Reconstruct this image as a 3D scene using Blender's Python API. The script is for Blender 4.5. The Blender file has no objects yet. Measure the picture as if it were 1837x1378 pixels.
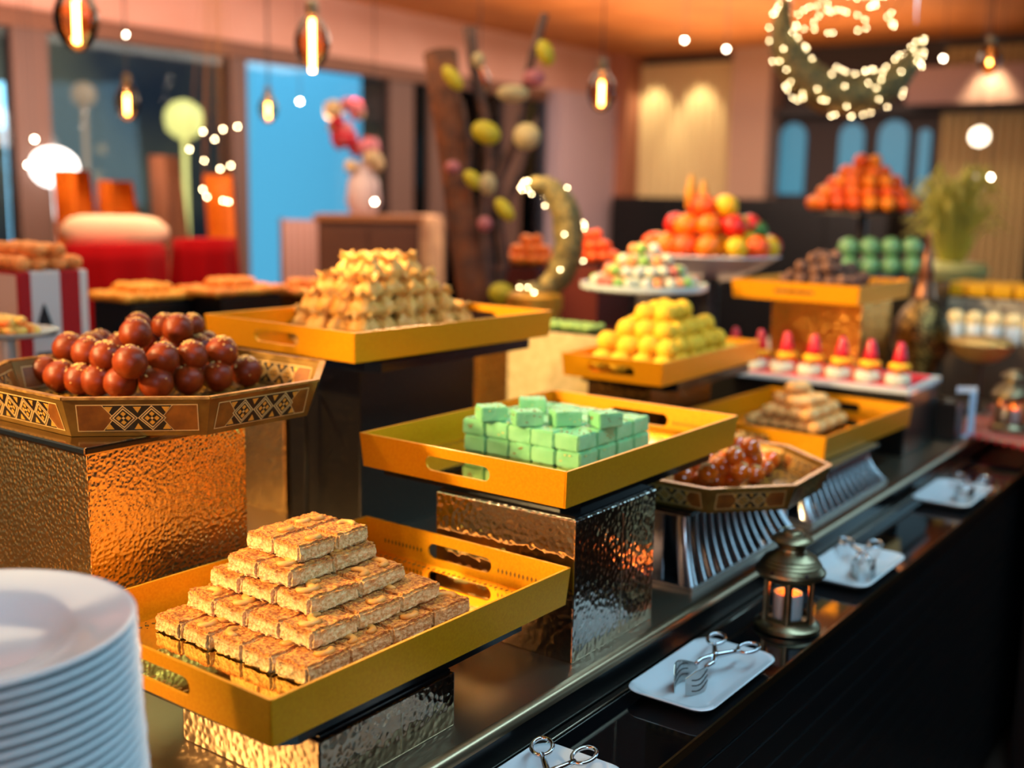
import bpy, bmesh, math, random
from mathutils import Vector, Matrix, noise
R = random.Random(7)
PI = math.pi
C = bpy.context.scene.collection
S = bpy.context.scene

# ------------------------------------------------------------------ camera
FPX, CX, CY, EYE = 2015.55, 918.5, 689.0, 1.51
yaw, pit, rol = math.radians(35.939), math.radians(-9.513), math.radians(1.098)
_f = Vector((math.cos(yaw)*math.cos(pit), math.sin(yaw)*math.cos(pit), math.sin(pit)))
_r0 = Vector((math.sin(yaw), -math.cos(yaw), 0)); _u0 = _r0.cross(_f)
_r = _r0*math.cos(rol) + _u0*math.sin(rol); _u = -_r0*math.sin(rol) + _u0*math.cos(rol)
cd = bpy.data.cameras.new('camera'); cam = bpy.data.objects.new('camera', cd); C.objects.link(cam)
cd.lens = FPX/1837*36; cd.sensor_width = 36; cd.clip_start = .02; cd.clip_end = 100
M = Matrix.Identity(4)
for i in range(3): M[i][0], M[i][1], M[i][2] = _r[i], _u[i], -_f[i]
M[2][3] = EYE; cam.matrix_world = M
cd.dof.use_dof = True; cd.dof.focus_distance = 1.33; cd.dof.aperture_fstop = 2.3; cd.dof.aperture_blades = 0
S.camera = cam
# ------------------------------------------------------------------ world, lights, exposure
S.view_settings.view_transform = 'Standard'; S.view_settings.look = 'None'
S.view_settings.exposure = 0.9; S.view_settings.gamma = 1.0; S.view_settings.use_curve_mapping = False
S.cycles.max_bounces = 8; S.cycles.glossy_bounces = 5; S.cycles.transmission_bounces = 8; S.cycles.sample_clamp_indirect = 6
S.cycles.caustics_reflective = False; S.cycles.caustics_refractive = False
w = bpy.data.worlds.new('dusk'); S.world = w; w.use_nodes = True
w.node_tree.nodes['Background'].inputs[0].default_value = (.20, .27, .36, 1)
w.node_tree.nodes['Background'].inputs[1].default_value = .35
def aim(o, t): o.rotation_euler = (Vector(t) - o.location).to_track_quat('-Z', 'Y').to_euler()
def spot(name, loc, tgt, e, col, ang=70, size=.06, blend=.6):
    d = bpy.data.lights.new(name, 'SPOT'); d.energy = e; d.color = col; d.spot_size = math.radians(ang)
    d.spot_blend = blend; d.shadow_soft_size = size
    o = bpy.data.objects.new(name, d); C.objects.link(o); o.location = loc; aim(o, tgt); return o
def area(name, loc, tgt, e, col, sx, sy):
    d = bpy.data.lights.new(name, 'AREA'); d.energy = e; d.color = col; d.shape = 'RECTANGLE'; d.size = sx; d.size_y = sy
    o = bpy.data.objects.new(name, d); C.objects.link(o); o.location = loc; aim(o, tgt); return o
WARM = (1, .67, .29); COOL = (.42, .78, 1.0); NEU = (1, .80, .62)
spot('key_spot', (-.45, 1.90, 1.92), (.98, 1.12, 1.07), 165, WARM, 28, .07, .2)
spot('key_spot', (.45, 1.50, 2.6), (.93, .97, 1.03), 36, WARM, 20, .05, .5)
spot('key_spot', (.35, 1.75, 2.6), (.97, 1.30, 1.25), 40, WARM, 22, .05, .5)
spot('key_spot', (.25, 2.05, 2.02), (1.42, 1.24, 1.2), 62, WARM, 46, .06, .4)
spot('key_spot', (1.25, 2.08, 2.05), (2.35, 1.12, 1.08), 110, WARM, 46, .06, .4)
spot('key_spot', (2.15, 2.2, 2.2), (3.3, 1.3, 1.2), 75, WARM, 50, .06, .4)
spot('back_spot', (3.75, 3.25, 2.28), (1.1, .95, 1.0), 100, (1, .74, .42), 11, .10, .3)
spot('lounge_spot', (2.7, 4.0, 2.7), (3.0, 4.4, 0), 60, (1, .72, .45), 110, .1)  # added to brighten the orange lounge chairs
spot('red_spot', (2.0, 2.6, 2.6), (2.4, 3.2, 1.2), 32, (1, .72, .5), 70, .08)
area('window_daylight', (2.15, .05, 2.68), (2.15, .30, .9), 24, COOL, 2.8, .4)  # added overhead panel that brightens the shelf plates; no window there
area('window_daylight', (8.2, -2.2, 1.9), (1.6, .8, 1.0), 24, COOL, 2.6, 1.8)  # added out-of-view panel for the chrome slats to reflect, not a window
area('window_daylight', (-.9, -.9, 1.75), (.40, .8, 1.05), 13, COOL, .9, .9)  # added panel that cools and brightens the plate stack, not a window
spot('cloth_spot', (3.5, .9, 2.6), (3.4, .45, .9), 26, (1, .84, .66), 50, .06)  # extra spot added to lift the dark red woven cloth
area('ceiling_wash', (2.4, 2.8, 2.70), (2.4, 2.8, 0), 34, (1, .76, .5), 3.0, 2.0)
area('bulkhead_wash', (3.6, 4.3, 1.9), (4.6, 5.5, 2.7), 32, (1, .72, .58), 3.4, .3)  # unseen floating panel that brightens the pink bulkhead
area('hall_wash', (6.4, 3.6, 2.68), (6.4, 3.6, 0), 80, (1, .82, .66), 3.2, 2.4)
area('cove_light', (7.2, 3.4, 2.25), (7.2, 3.4, 3), 26, (1, .6, .28), 2.6, 2.2)  # unseen floating panel added to brighten the wooden ceiling; no cove is built
area('left_wall_wash', (-1.6, 1.2, 2.3), (-3, 1.2, 1.2), 230, (1, .7, .36), 2.6, .4)  # added so the metal boxes have a bright left wall to reflect
spot('curtain_light', (8.97, 5.14, 2.72), (9.24, 5.14, 2.0), 17, (1, .9, .62), 62, .03)
spot('curtain_light', (8.97, 4.68, 2.72), (9.24, 4.68, 2.0), 17, (1, .9, .62), 62, .03)
spot('curtain_light', (8.85, 2.2, 2.6), (9.26, 2.2, 1.4), 22, (1, .8, .45), 75, .04)
area('street_wash', (5.0, 6.4, 3.6), (5.0, 9.5, 1.2), 60, (.85, .88, 1), 8, .8)  # added outside to lighten the facade across the street

# ------------------------------------------------------------------ helpers
def rayv(x, y): return _f + _r*((x-CX)/FPX) + _u*((CY-y)/FPX)
def onz(x, y, z): v = rayv(x, y); return v*((z-EYE)/v.z) + Vector((0, 0, EYE))
def onY(x, y, Y): v = rayv(x, y); return v*(Y/v.y) + Vector((0, 0, EYE))
def onX(x, y, X): v = rayv(x, y); return v*(X/v.x) + Vector((0, 0, EYE))
def at(x, y, d): return rayv(x, y)*d + Vector((0, 0, EYE))

fv = Vector((_f.x, _f.y, 0)).normalized(); rv = Vector((_r.x, _r.y, 0)).normalized()
def lin(c):
    return tuple(((v/255)/12.92 if v/255 <= .04045 else ((v/255+.055)/1.055)**2.4) for v in c) + (1,)
_mats = {}
def mat(name, col, rough=.5, metal=0, emit=0, trans=0, col2=None, nscale=8, bump=0, bscale=40, btype='noise',
        spec=.5, ior=1.45, sss=0, coat=0, emitcol=None, detail=4, lo=.35, hi=.65, aniso=0, alpha=1):
    if name in _mats: return _mats[name]
    m = bpy.data.materials.new(name); m.use_nodes = True; nt = m.node_tree; b = nt.nodes['Principled BSDF']
    c = lin(col); b.inputs['Base Color'].default_value = c; b.inputs['Roughness'].default_value = rough
    b.inputs['Metallic'].default_value = metal; b.inputs['Specular IOR Level'].default_value = spec
    b.inputs['IOR'].default_value = ior; b.inputs['Transmission Weight'].default_value = trans
    b.inputs['Coat Weight'].default_value = coat; b.inputs['Coat Roughness'].default_value = .08
    if sss: b.inputs['Subsurface Weight'].default_value = sss; b.inputs['Subsurface Radius'].default_value = (.01, .006, .003); b.inputs['Subsurface Scale'].default_value = 1
    if emit:
        b.inputs['Emission Color'].default_value = lin(emitcol or col); b.inputs['Emission Strength'].default_value = emit
    tc = nt.nodes.new('ShaderNodeTexCoord')
    if col2:
        n = nt.nodes.new('ShaderNodeTexNoise'); n.inputs['Scale'].default_value = nscale; n.inputs['Detail'].default_value = detail
        nt.links.new(tc.outputs['Object'], n.inputs['Vector'])
        r = nt.nodes.new('ShaderNodeValToRGB'); r.color_ramp.elements[0].position = lo; r.color_ramp.elements[1].position = hi
        r.color_ramp.elements[0].color = c; r.color_ramp.elements[1].color = lin(col2)
        nt.links.new(n.outputs['Fac'], r.inputs['Fac']); nt.links.new(r.outputs['Color'], b.inputs['Base Color'])
    if bump:
        bp = nt.nodes.new('ShaderNodeBump'); bp.inputs['Strength'].default_value = 1; bp.inputs['Distance'].default_value = bump
        if btype == 'noise':
            n2 = nt.nodes.new('ShaderNodeTexNoise'); n2.inputs['Scale'].default_value = bscale; n2.inputs['Detail'].default_value = 5
            nt.links.new(tc.outputs['Object'], n2.inputs['Vector']); nt.links.new(n2.outputs['Fac'], bp.inputs['Height'])
        elif btype == 'hammer':
            n2 = nt.nodes.new('ShaderNodeTexVoronoi'); n2.feature = 'SMOOTH_F1'; n2.inputs['Scale'].default_value = bscale
            n2.inputs['Smoothness'].default_value = .55
            nt.links.new(tc.outputs['Object'], n2.inputs['Vector'])
            n3 = nt.nodes.new('ShaderNodeTexNoise'); n3.inputs['Scale'].default_value = 5; n3.inputs['Detail'].default_value = 1
            nt.links.new(tc.outputs['Object'], n3.inputs['Vector'])
            ma = nt.nodes.new('ShaderNodeMath'); ma.operation = 'MULTIPLY_ADD'; ma.inputs[1].default_value = 5.0
            nt.links.new(n3.outputs['Fac'], ma.inputs[0]); nt.links.new(n2.outputs['Distance'], ma.inputs[2])
            nt.links.new(ma.outputs[0], bp.inputs['Height'])
        elif btype == 'wave':
            n2 = nt.nodes.new('ShaderNodeTexWave'); n2.inputs['Scale'].default_value = bscale
            nt.links.new(tc.outputs['Object'], n2.inputs['Vector']); nt.links.new(n2.outputs['Fac'], bp.inputs['Height'])
        nt.links.new(bp.outputs['Normal'], b.inputs['Normal'])
    _mats[name] = m; return m

def clearglass(name, tint, fac=.10, rough=.02):
    m = bpy.data.materials.new(name); m.use_nodes = True; nt = m.node_tree; nt.nodes.remove(nt.nodes['Principled BSDF'])
    t = nt.nodes.new('ShaderNodeBsdfTransparent'); t.inputs[0].default_value = lin(tint); g = nt.nodes.new('ShaderNodeBsdfGlossy'); g.inputs['Roughness'].default_value = rough
    lw = nt.nodes.new('ShaderNodeLayerWeight'); lw.inputs[0].default_value = fac+.15; mx = nt.nodes.new('ShaderNodeMixShader')
    nt.links.new(lw.outputs['Fresnel'], mx.inputs[0]); nt.links.new(t.outputs[0], mx.inputs[1]); nt.links.new(g.outputs[0], mx.inputs[2])
    nt.links.new(mx.outputs[0], nt.nodes['Material Output'].inputs['Surface']); return m
def stripes(name, cols, axis=0, scale=10.0, rough=.9, off=0.0):
    m = bpy.data.materials.new(name); m.use_nodes = True; nt = m.node_tree; b = nt.nodes['Principled BSDF']
    b.inputs['Roughness'].default_value = rough
    tc = nt.nodes.new('ShaderNodeTexCoord'); sp = nt.nodes.new('ShaderNodeSeparateXYZ'); nt.links.new(tc.outputs['Object'], sp.inputs[0])
    mu = nt.nodes.new('ShaderNodeMath'); mu.operation = 'MULTIPLY_ADD'; mu.inputs[1].default_value = scale; mu.inputs[2].default_value = off; nt.links.new(sp.outputs[axis], mu.inputs[0])
    fr = nt.nodes.new('ShaderNodeMath'); fr.operation = 'FRACT'; nt.links.new(mu.outputs[0], fr.inputs[0])
    r = nt.nodes.new('ShaderNodeValToRGB'); r.color_ramp.interpolation = 'CONSTANT'
    el = r.color_ramp.elements; el[0].position = 0; el[0].color = lin(cols[0][1]); el[1].position = cols[1][0]; el[1].color = lin(cols[1][1])
    for p, c in cols[2:]: e = el.new(p); e.color = lin(c)
    nt.links.new(fr.outputs[0], r.inputs['Fac']); nt.links.new(r.outputs['Color'], b.inputs['Base Color'])
    return m

def link(name, bm, m, parent=None, smooth=False, auto=None):
    me = bpy.data.meshes.new(name)
    bmesh.ops.recalc_face_normals(bm, faces=bm.faces[:])
    bm.to_mesh(me); bm.free()
    for x in (m if isinstance(m, (list, tuple)) else [m]): me.materials.append(x)
    if smooth:
        for p in me.polygons: p.use_smooth = True
        if auto: me.set_sharp_from_angle(angle=math.radians(auto))
    o = bpy.data.objects.new(name, me); C.objects.link(o); o.parent = parent
    return o
def tag(o, label, cat, group=None):
    o['label'] = label; o['category'] = cat
    if group: o['group'] = group
    return o
def struct(o): o['kind'] = 'structure'; return o
def thing(name, label, cat, loc=(0, 0, 0), rz=0, group=None, rot=None):
    o = bpy.data.objects.new(name, None); C.objects.link(o); o.location = loc
    o.rotation_euler = rot if rot else (0, 0, rz); o.empty_display_size = .02
    return tag(o, label, cat, group)
def dup(root, loc=None, rz=None, label=None, group=None, scale=None, rot=None):
    r = root.copy(); C.objects.link(r)
    if loc is not None: r.location = loc
    if rz is not None: r.rotation_euler = (0, 0, rz)
    if rot is not None: r.rotation_euler = rot
    if scale: r.scale = scale if hasattr(scale, '__len__') else (scale,)*3
    if label: r['label'] = label
    if group: r['group'] = group
    for ch in list(root.children):
        c = ch.copy(); C.objects.link(c); c.parent = r
        for g in list(ch.children):
            d = g.copy(); C.objects.link(d); d.parent = c
    return r
def BM(): return bmesh.new()
def box(bm, x0, x1, y0, y1, z0, z1, mi=0, bev=0):
    vs = [bm.verts.new(p) for p in ((x0,y0,z0),(x1,y0,z0),(x1,y1,z0),(x0,y1,z0),(x0,y0,z1),(x1,y0,z1),(x1,y1,z1),(x0,y1,z1))]
    fs = [bm.faces.new([vs[i] for i in q]) for q in ((0,3,2,1),(4,5,6,7),(0,1,5,4),(1,2,6,5),(2,3,7,6),(3,0,4,7))]
    for f in fs: f.material_index = mi
    if bev:
        es = list({e for f in fs for e in f.edges})
        bmesh.ops.bevel(bm, geom=es, offset=bev, segments=2, affect='EDGES', profile=.6)
    return vs
def lathe(bm, prof, n=32, cx=0, cy=0, mi=0, a0=0, ax=1, ay=1):
    rings = []
    for r_, z in prof:
        if r_ <= 1e-6: rings.append([bm.verts.new((cx, cy, z))])
        else: rings.append([bm.verts.new((cx+ax*r_*math.cos(a0+2*PI*i/n), cy+ay*r_*math.sin(a0+2*PI*i/n), z)) for i in range(n)])
    for a, b in zip(rings, rings[1:]):
        for i in range(n):
            j = (i+1) % n
            if len(a) == 1 and len(b) == 1: continue
            if len(a) == 1: f = bm.faces.new((a[0], b[i], b[j]))
            elif len(b) == 1: f = bm.faces.new((a[i], a[j], b[0]))
            else: f = bm.faces.new((a[i], a[j], b[j], b[i]))
            f.material_index = mi
def tube(bm, pts, r, n=8, mi=0, closed=False, rf=None):
    pts = [Vector(p) for p in pts]; rings = []; N = len(pts)
    up = Vector((0, 0, 1)); prev = None
    for i, p in enumerate(pts):
        if closed: t = pts[(i+1) % N] - pts[i-1]
        else: t = pts[min(i+1, N-1)] - pts[max(i-1, 0)]
        t.normalize()
        if prev is None: a = t.cross(up) if abs(t.z) < .95 else t.cross(Vector((1, 0, 0)))
        else: a = prev - t*prev.dot(t)
        a.normalize(); prev = a; b = t.cross(a)
        rr = rf(i/(N-1 if not closed else N)) if rf else (r[i] if isinstance(r, (list, tuple)) else r)
        rings.append([bm.verts.new(p + a*rr*math.cos(2*PI*k/n) + b*rr*math.sin(2*PI*k/n)) for k in range(n)])
    M_ = N if closed else N-1
    for i in range(M_):
        A, B = rings[i], rings[(i+1) % N]
        for k in range(n):
            f = bm.faces.new((A[k], A[(k+1) % n], B[(k+1) % n], B[k])); f.material_index = mi
    if not closed:
        bm.faces.new(rings[0][::-1]).material_index = mi; bm.faces.new(rings[-1]).material_index = mi
def ball(bm, c, r, sub=2, mi=0, sc=(1, 1, 1), nz=0, seed=0, nf=60):
    g = bmesh.ops.create_icosphere(bm, subdivisions=sub, radius=1)
    for v in g['verts']:
        n_ = v.co.normalized()
        d = 1 + (nz*noise.noise(n_*nf*.03 + Vector((seed*7.1, 0, 0))) if nz else 0)
        v.co = Vector((n_.x*r*sc[0]*d + c[0], n_.y*r*sc[1]*d + c[1], n_.z*r*sc[2]*d + c[2]))
    for v in g['verts']:
        for f in v.link_faces: f.material_index = mi
def prism(bm, poly, z0, z1, mi=0, tf=None):
    a = [bm.verts.new((x, y, z0)) for x, y in poly]; b = [bm.verts.new((x, y, z1)) for x, y in poly]; n = len(poly)
    bm.faces.new(a[::-1]).material_index = mi; bm.faces.new(b).material_index = mi
    for i in range(n): bm.faces.new((a[i], a[(i+1) % n], b[(i+1) % n], b[i])).material_index = mi
    if tf:
        for v in a+b: v.co = tf(v.co)
    return a+b
ORD = ['first', 'second', 'third', 'fourth', 'fifth', 'sixth', 'seventh', 'eighth', 'ninth', 'tenth', 'eleventh', 'twelfth',
       'thirteenth', 'fourteenth', 'fifteenth', 'sixteenth', 'seventeenth', 'eighteenth', 'nineteenth', 'twentieth']
def nth(i): return ORD[i] if i < 20 else 'twenty-' + ORD[i-20] if i < 29 else 'thirtieth'

# ------------------------------------------------------------------ materials
gold = mat('gold_lacquer', (232, 150, 6), .36, .5, col2=(240, 162, 12), nscale=300, bump=.00012, bscale=900)
goldin = mat('gold_lacquer_inside', (236, 190, 50), .30, .62)
goldmir = mat('gold_mirror', (250, 214, 120), .06, 1)
goldprint = mat('printed_gold', (120, 84, 20), .5, .2)
ham_silver = mat('hammered_steel', (196, 186, 174), .13, 1, bump=.0008, bscale=115, btype='hammer')
ham_gold = mat('hammered_gold_steel', (244, 206, 130), .25, 1, bump=.0012, bscale=190, btype='hammer')
ham_amber = mat('hammered_amber', (226, 170, 80), .2, 1, bump=.0018, bscale=110, btype='hammer')
steel = mat('brushed_steel', (178, 160, 134), .34, 1, bump=.0002, bscale=60)
steeledge = mat('steel_edge', (170, 158, 140), .2, 1)
chrome = mat('chrome', (205, 208, 212), .1, 1)
darkchrome = mat('dark_chrome', (176, 178, 184), .24, 1)
blackgl = mat('black_glass', (5, 7, 9), .05, 0, spec=.6)
blackmt = mat('black_laminate', (9, 10, 12), .35)
blackpl = mat('black_plate', (10, 11, 13), .18)
porcelain = mat('porcelain', (204, 210, 213), .14, 0, coat=.12, spec=.4)
brasslt = mat('aged_brass', (152, 136, 106), .36, 1, col2=(118, 104, 78), nscale=30)
glassm = clearglass('clear_glass', (250, 252, 252))

# ------------------------------------------------------------------ room
wallm = mat('plaster_pink', (200, 152, 134), .8, col2=(192, 142, 122), nscale=2)
wallb = mat('plaster_brown', (150, 108, 84), .8)
ceilm = mat('ceiling_wood', (196, 122, 62), .6, col2=(176, 104, 48), nscale=3)
floorm = mat('floor_stone', (70, 54, 44), .3, col2=(56, 44, 38), nscale=3)
darkm = mat('dark_recess', (34, 30, 30), .6)
def sbox(name, x0, x1, y0, y1, z0, z1, m, parent=None):
    bm = BM(); box(bm, x0, x1, y0, y1, z0, z1); o = link(name, bm, m, parent)
    if not parent: struct(o)
    return o
YW, XE, ZC = 5.5, 9.3, 2.78
sbox('floor', -3, XE+.1, -4, YW+.1, -.1, 0, floorm)
sbox('ceiling', -3, XE+.1, -4, YW+.1, ZC, ZC+.1, ceilm)
sbox('wall_left', -3.1, -3, -4, YW, 0, ZC, wallb)
sbox('wall_front', -3, XE, -4.1, -4, 0, ZC, mat('plaster_dusk', (60, 56, 58), .8))
ZB = onY(377, 68, YW).z                                     # underside of the bulkhead
sbox('wall_back', -3, XE, YW, YW+.12, ZB, ZC, wallm)
sbox('trim_1', -3, 8.0, YW-.02, YW+.1, ZB-.09, ZB, mat('frame_brown', (104, 66, 46), .6))
xp = lambda px: onY(px, 300, YW).x
# mullions of the glass front, then the mauve pier and brown pilaster
for a, b, n in ((34, 96, 1), (418, 446, 2), (700, 742, 3), (772, 800, 4), (905, 935, 5)):
    sbox('trim_%d' % (n+1), xp(a), xp(b), YW, YW+.1, 0, ZB-.09, mat('mullion_brown', (92, 66, 56), .6))
sbox('wall_back_pier', xp(985), xp(1085), YW-.1, YW+.1, 0, ZB, mat('plaster_mauve', (174, 148, 150), .8))
sbox('wall_back_pilaster', xp(1085), XE, YW-.2, YW+.1, 0, ZC, mat('pilaster_brown', (158, 98, 70), .7))
pane = clearglass('window_glass', (225, 235, 240))
xs = [-3, xp(34), xp(96), xp(418), xp(446), xp(700), xp(742), xp(772), xp(800), xp(905), xp(935), xp(985)]
for i in range(0, 12, 2): sbox('window_%d' % (i//2+1), xs[i], xs[i+1], YW+.03, YW+.045, 0, ZB-.09, pane)
# end wall: sides by bays seen from the counter
yp = lambda px: onX(px, 250, XE).y
beigec = mat('curtain_beige', (206, 178, 128), .9)
def curtain(name, y0, y1, m, label):
    bm = BM(); n = 180; L = [[], [], [], []]
    for i in range(n+1):
        t = i/n; y = y0+(y1-y0)*t; x = XE-.07+.02*math.sin(t*2*PI*11)
        for k, (dx, z) in enumerate(((0, .02), (0, ZC-.08), (.008, ZC-.08), (.008, .02))): L[k].append(bm.verts.new((x+dx, y, z)))
    for i in range(n):
        for k in range(4): bm.faces.new((L[k][i], L[k][i+1], L[(k+1) % 4][i+1], L[(k+1) % 4][i]))
    o = link(name, bm, m, None, True, 50); tag(o, label, 'curtain'); return o
curtain('curtain', yp(1145), yp(1325), beigec, 'beige pleated curtain lit from above on the far end wall')
curtain('curtain', yp(1690), yp(1860), mat('curtain_beige2', (176, 150, 104), .9), 'beige pleated curtain at the right edge behind the yellow sweets')
sbox('wall_right', XE, XE+.1, -4, YW, 0, ZC, mat('wall_taupe', (54, 44, 42), .8))
sbox('trim_9', XE-.25, XE, yp(1330), yp(1398), 0, ZC, mat('pier_taupe', (170, 134, 112), .8))
sbox('trim_10', XE-.3, XE, yp(1860), yp(1640), onX(1740, 190, XE).z, onX(1740, 125, XE).z, mat('band_mauve', (150, 118, 110), .8))
# blue arched windows in the dark end wall
bluew = mat('blue_glow', (50, 120, 150), .4, emit=.3)
for i, (a, b, n) in enumerate(((1402, 1448, 7), (1508, 1552, 8), (1578, 1632, 9), (1650, 1672, 10))):
    y1, y0 = yp(a), yp(b); z0, z1 = onX(1500, 350, XE).z, onX(1500, 245, XE).z; rr = (y1-y0)/2; cy_ = (y0+y1)/2
    poly = [(y0, z0), (y1, z0)] + [(cy_+rr*math.cos(t*PI/10), z1+rr*math.sin(t*PI/10)) for t in range(11)]
    bm = BM(); prism(bm, poly, 0, .02, tf=lambda c: Vector((XE-.03+c.z, c.x, c.y)))
    struct(link('window_%d' % n, bm, bluew))
sbox('trim_11', XE-.12, XE, -.5, yp(1402)+.02, onX(1500, 195, XE).z-.06, onX(1500, 195, XE).z, darkm)
cbx = thing('low_cabinet', 'black low cabinet along the far end wall behind the fruit', 'cabinet', (8.95, 0, 0))
zc_ = onX(1300, 356, 8.8).z; ya, yb = yp(1640), yp(1150)
bm = BM(); box(bm, -.14, .16, ya, yb, 0, zc_); link('body', bm, blackmt, cbx)
for k in range(5):
    bm = BM(); w_ = (yb-ya)/5; box(bm, -.155, -.14, ya+w_*k+.01, ya+w_*(k+1)-.01, .06, zc_-.04, 0, .003); link('door', bm, blackmt, cbx)
# street beyond the glass
o = BM(); box(o, onY(452, 200, 7.3).x, onY(648, 200, 7.3).x, 7.3, 7.4, -.2, 2.75)
tag(link('street_screen', o, mat('screen_blue', (70, 150, 180), .4, emit=.75, emitcol=(90, 170, 200))), 'glowing blue screen outside the glass front', 'screen')
o = BM(); box(o, -3, 16, 9.6, 9.8, -.2, 4.2)
tag(link('street_facade', o, mat('facade_night', (122, 106, 78), .8, col2=(44, 48, 56), nscale=.7)), 'dim bluish building front across the street behind the glass', 'building')
o = BM(); box(o, -3, 16, 5.65, 9.6, -.3, -.2)
struct(link('trim_20', o, mat('street', (30, 32, 38), .6)))
for i, (px, py, d, rr, e, col) in enumerate(((330, 215, 9, .16, 1.6, (200, 180, 100)), (12, 190, 9.5, .2, 2.2, (150, 210, 235)), (150, 170, 9, .1, .5, (170, 120, 70)), (770, 60, 8.4, .03, 6, (240, 200, 120)))[:3]):
    p = at(px, py, d); bm = BM(); ball(bm, p, rr, 2); tube(bm, [(p.x, p.y, p.z-rr), (p.x, p.y, -.2)], .02, 6); lo = link('street_light', bm, mat('street_glow%d' % i, col, .5, emit=e), None, True)
    tag(lo, ['pale yellow glowing lamp outside behind the left window', 'bright cool street glow at the left edge of the glass', 'dim amber street lamp outside beside the left mullion'][i], 'lamp')

# ------------------------------------------------------------------ counters
CT = .90; SH = .85
ct = thing('buffet_counter', 'long steel topped buffet counter with black glass front shelf', 'counter', (0, 0, 0))
bm = BM(); box(bm, -1.2, 6.2, .735, 2.02, CT-.03, CT); link('steel_top', bm, steel, ct)
bm = BM()
def edge_strip(name, prof, m):
    bm = BM(); n0 = [bm.verts.new((-1.2, y, z)) for y, z in prof]; n1 = [bm.verts.new((6.2, y, z)) for y, z in prof]
    N_ = len(prof)
    for i in range(N_): bm.faces.new((n0[i], n1[i], n1[(i+1) % N_], n0[(i+1) % N_]))
    bm.faces.new(n0[::-1]); bm.faces.new(n1)
    link(name, bm, m, ct, True, 35)
edge_strip('front_edge', [(.7349, CT), (.729, CT-.001), (.7245, CT-.0035), (.722, CT-.008), (.721, CT-.012), (.735, CT-.012)], mat('edge_dark_steel', (150, 128, 100), .3, 1))
edge_strip('front_fascia', [(.722, CT-.012), (.722, SH+.002), (.735, SH+.002)], mat('fascia_black', (12, 12, 13), .22))
bm = BM(); box(bm, -1.2, 3.02, .709, .720, SH-.002, SH+.003, 0, .0015); link('steel_strip', bm, steeledge, ct)
bm = BM(); box(bm, -1.2, 3.02, .575, .7085, SH-.012, SH); link('glass_shelf', bm, blackgl, ct)
bm = BM(); box(bm, -1.2, 3.02, .5715, .5748, SH-.012, SH+.0004); link('shelf_trim', bm, mat('trim_bronze', (120, 92, 54), .3, 1), ct)
bm = BM(); box(bm, -1.2, 6.2, .60, 2.0, .08, SH-.013)
link('cabinet', bm, blackmt, ct)
for i in range(16):                                        # narrow horizontal boards of the counter front
    z = SH-.016-.046*i; bm = BM(); box(bm, -1.2, 3.02, .583, .5985, z-.043, z, 0, .002); link('front_board', bm, mat('board_black', (12, 13, 15), .3), ct)
bm = BM(); box(bm, -1.1, 6.1, .66, 1.95, 0, .08); link('plinth', bm, darkm, ct)
t2 = thing('buffet_table', 'long dark buffet table standing behind the steel counter', 'table', (0, 0, 0))
bm = BM(); box(bm, .4, 3.35, 2.12, 3.45, CT-.04, CT); link('tabletop', bm, mat('dark_wood', (52, 32, 22), .35, col2=(36, 22, 16), nscale=6), t2)
for x in (.5, 3.2):
    for y in (2.2, 3.3):
        bm = BM(); box(bm, x, x+.08, y, y+.08, 0, CT-.04); link('leg', bm, darkm, t2)
t3 = thing('side_table', 'black side table under the red woven cloth', 'table', (0, 0, 0))
bm = BM(); box(bm, 3.03, 4.6, -.9, .56, CT-.05, CT-.006); link('tabletop', bm, blackmt, t3)
bm = BM(); box(bm, 3.06, 4.5, -.85, .55, 0, CT-.05); link('body', bm, blackmt, t3)

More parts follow.
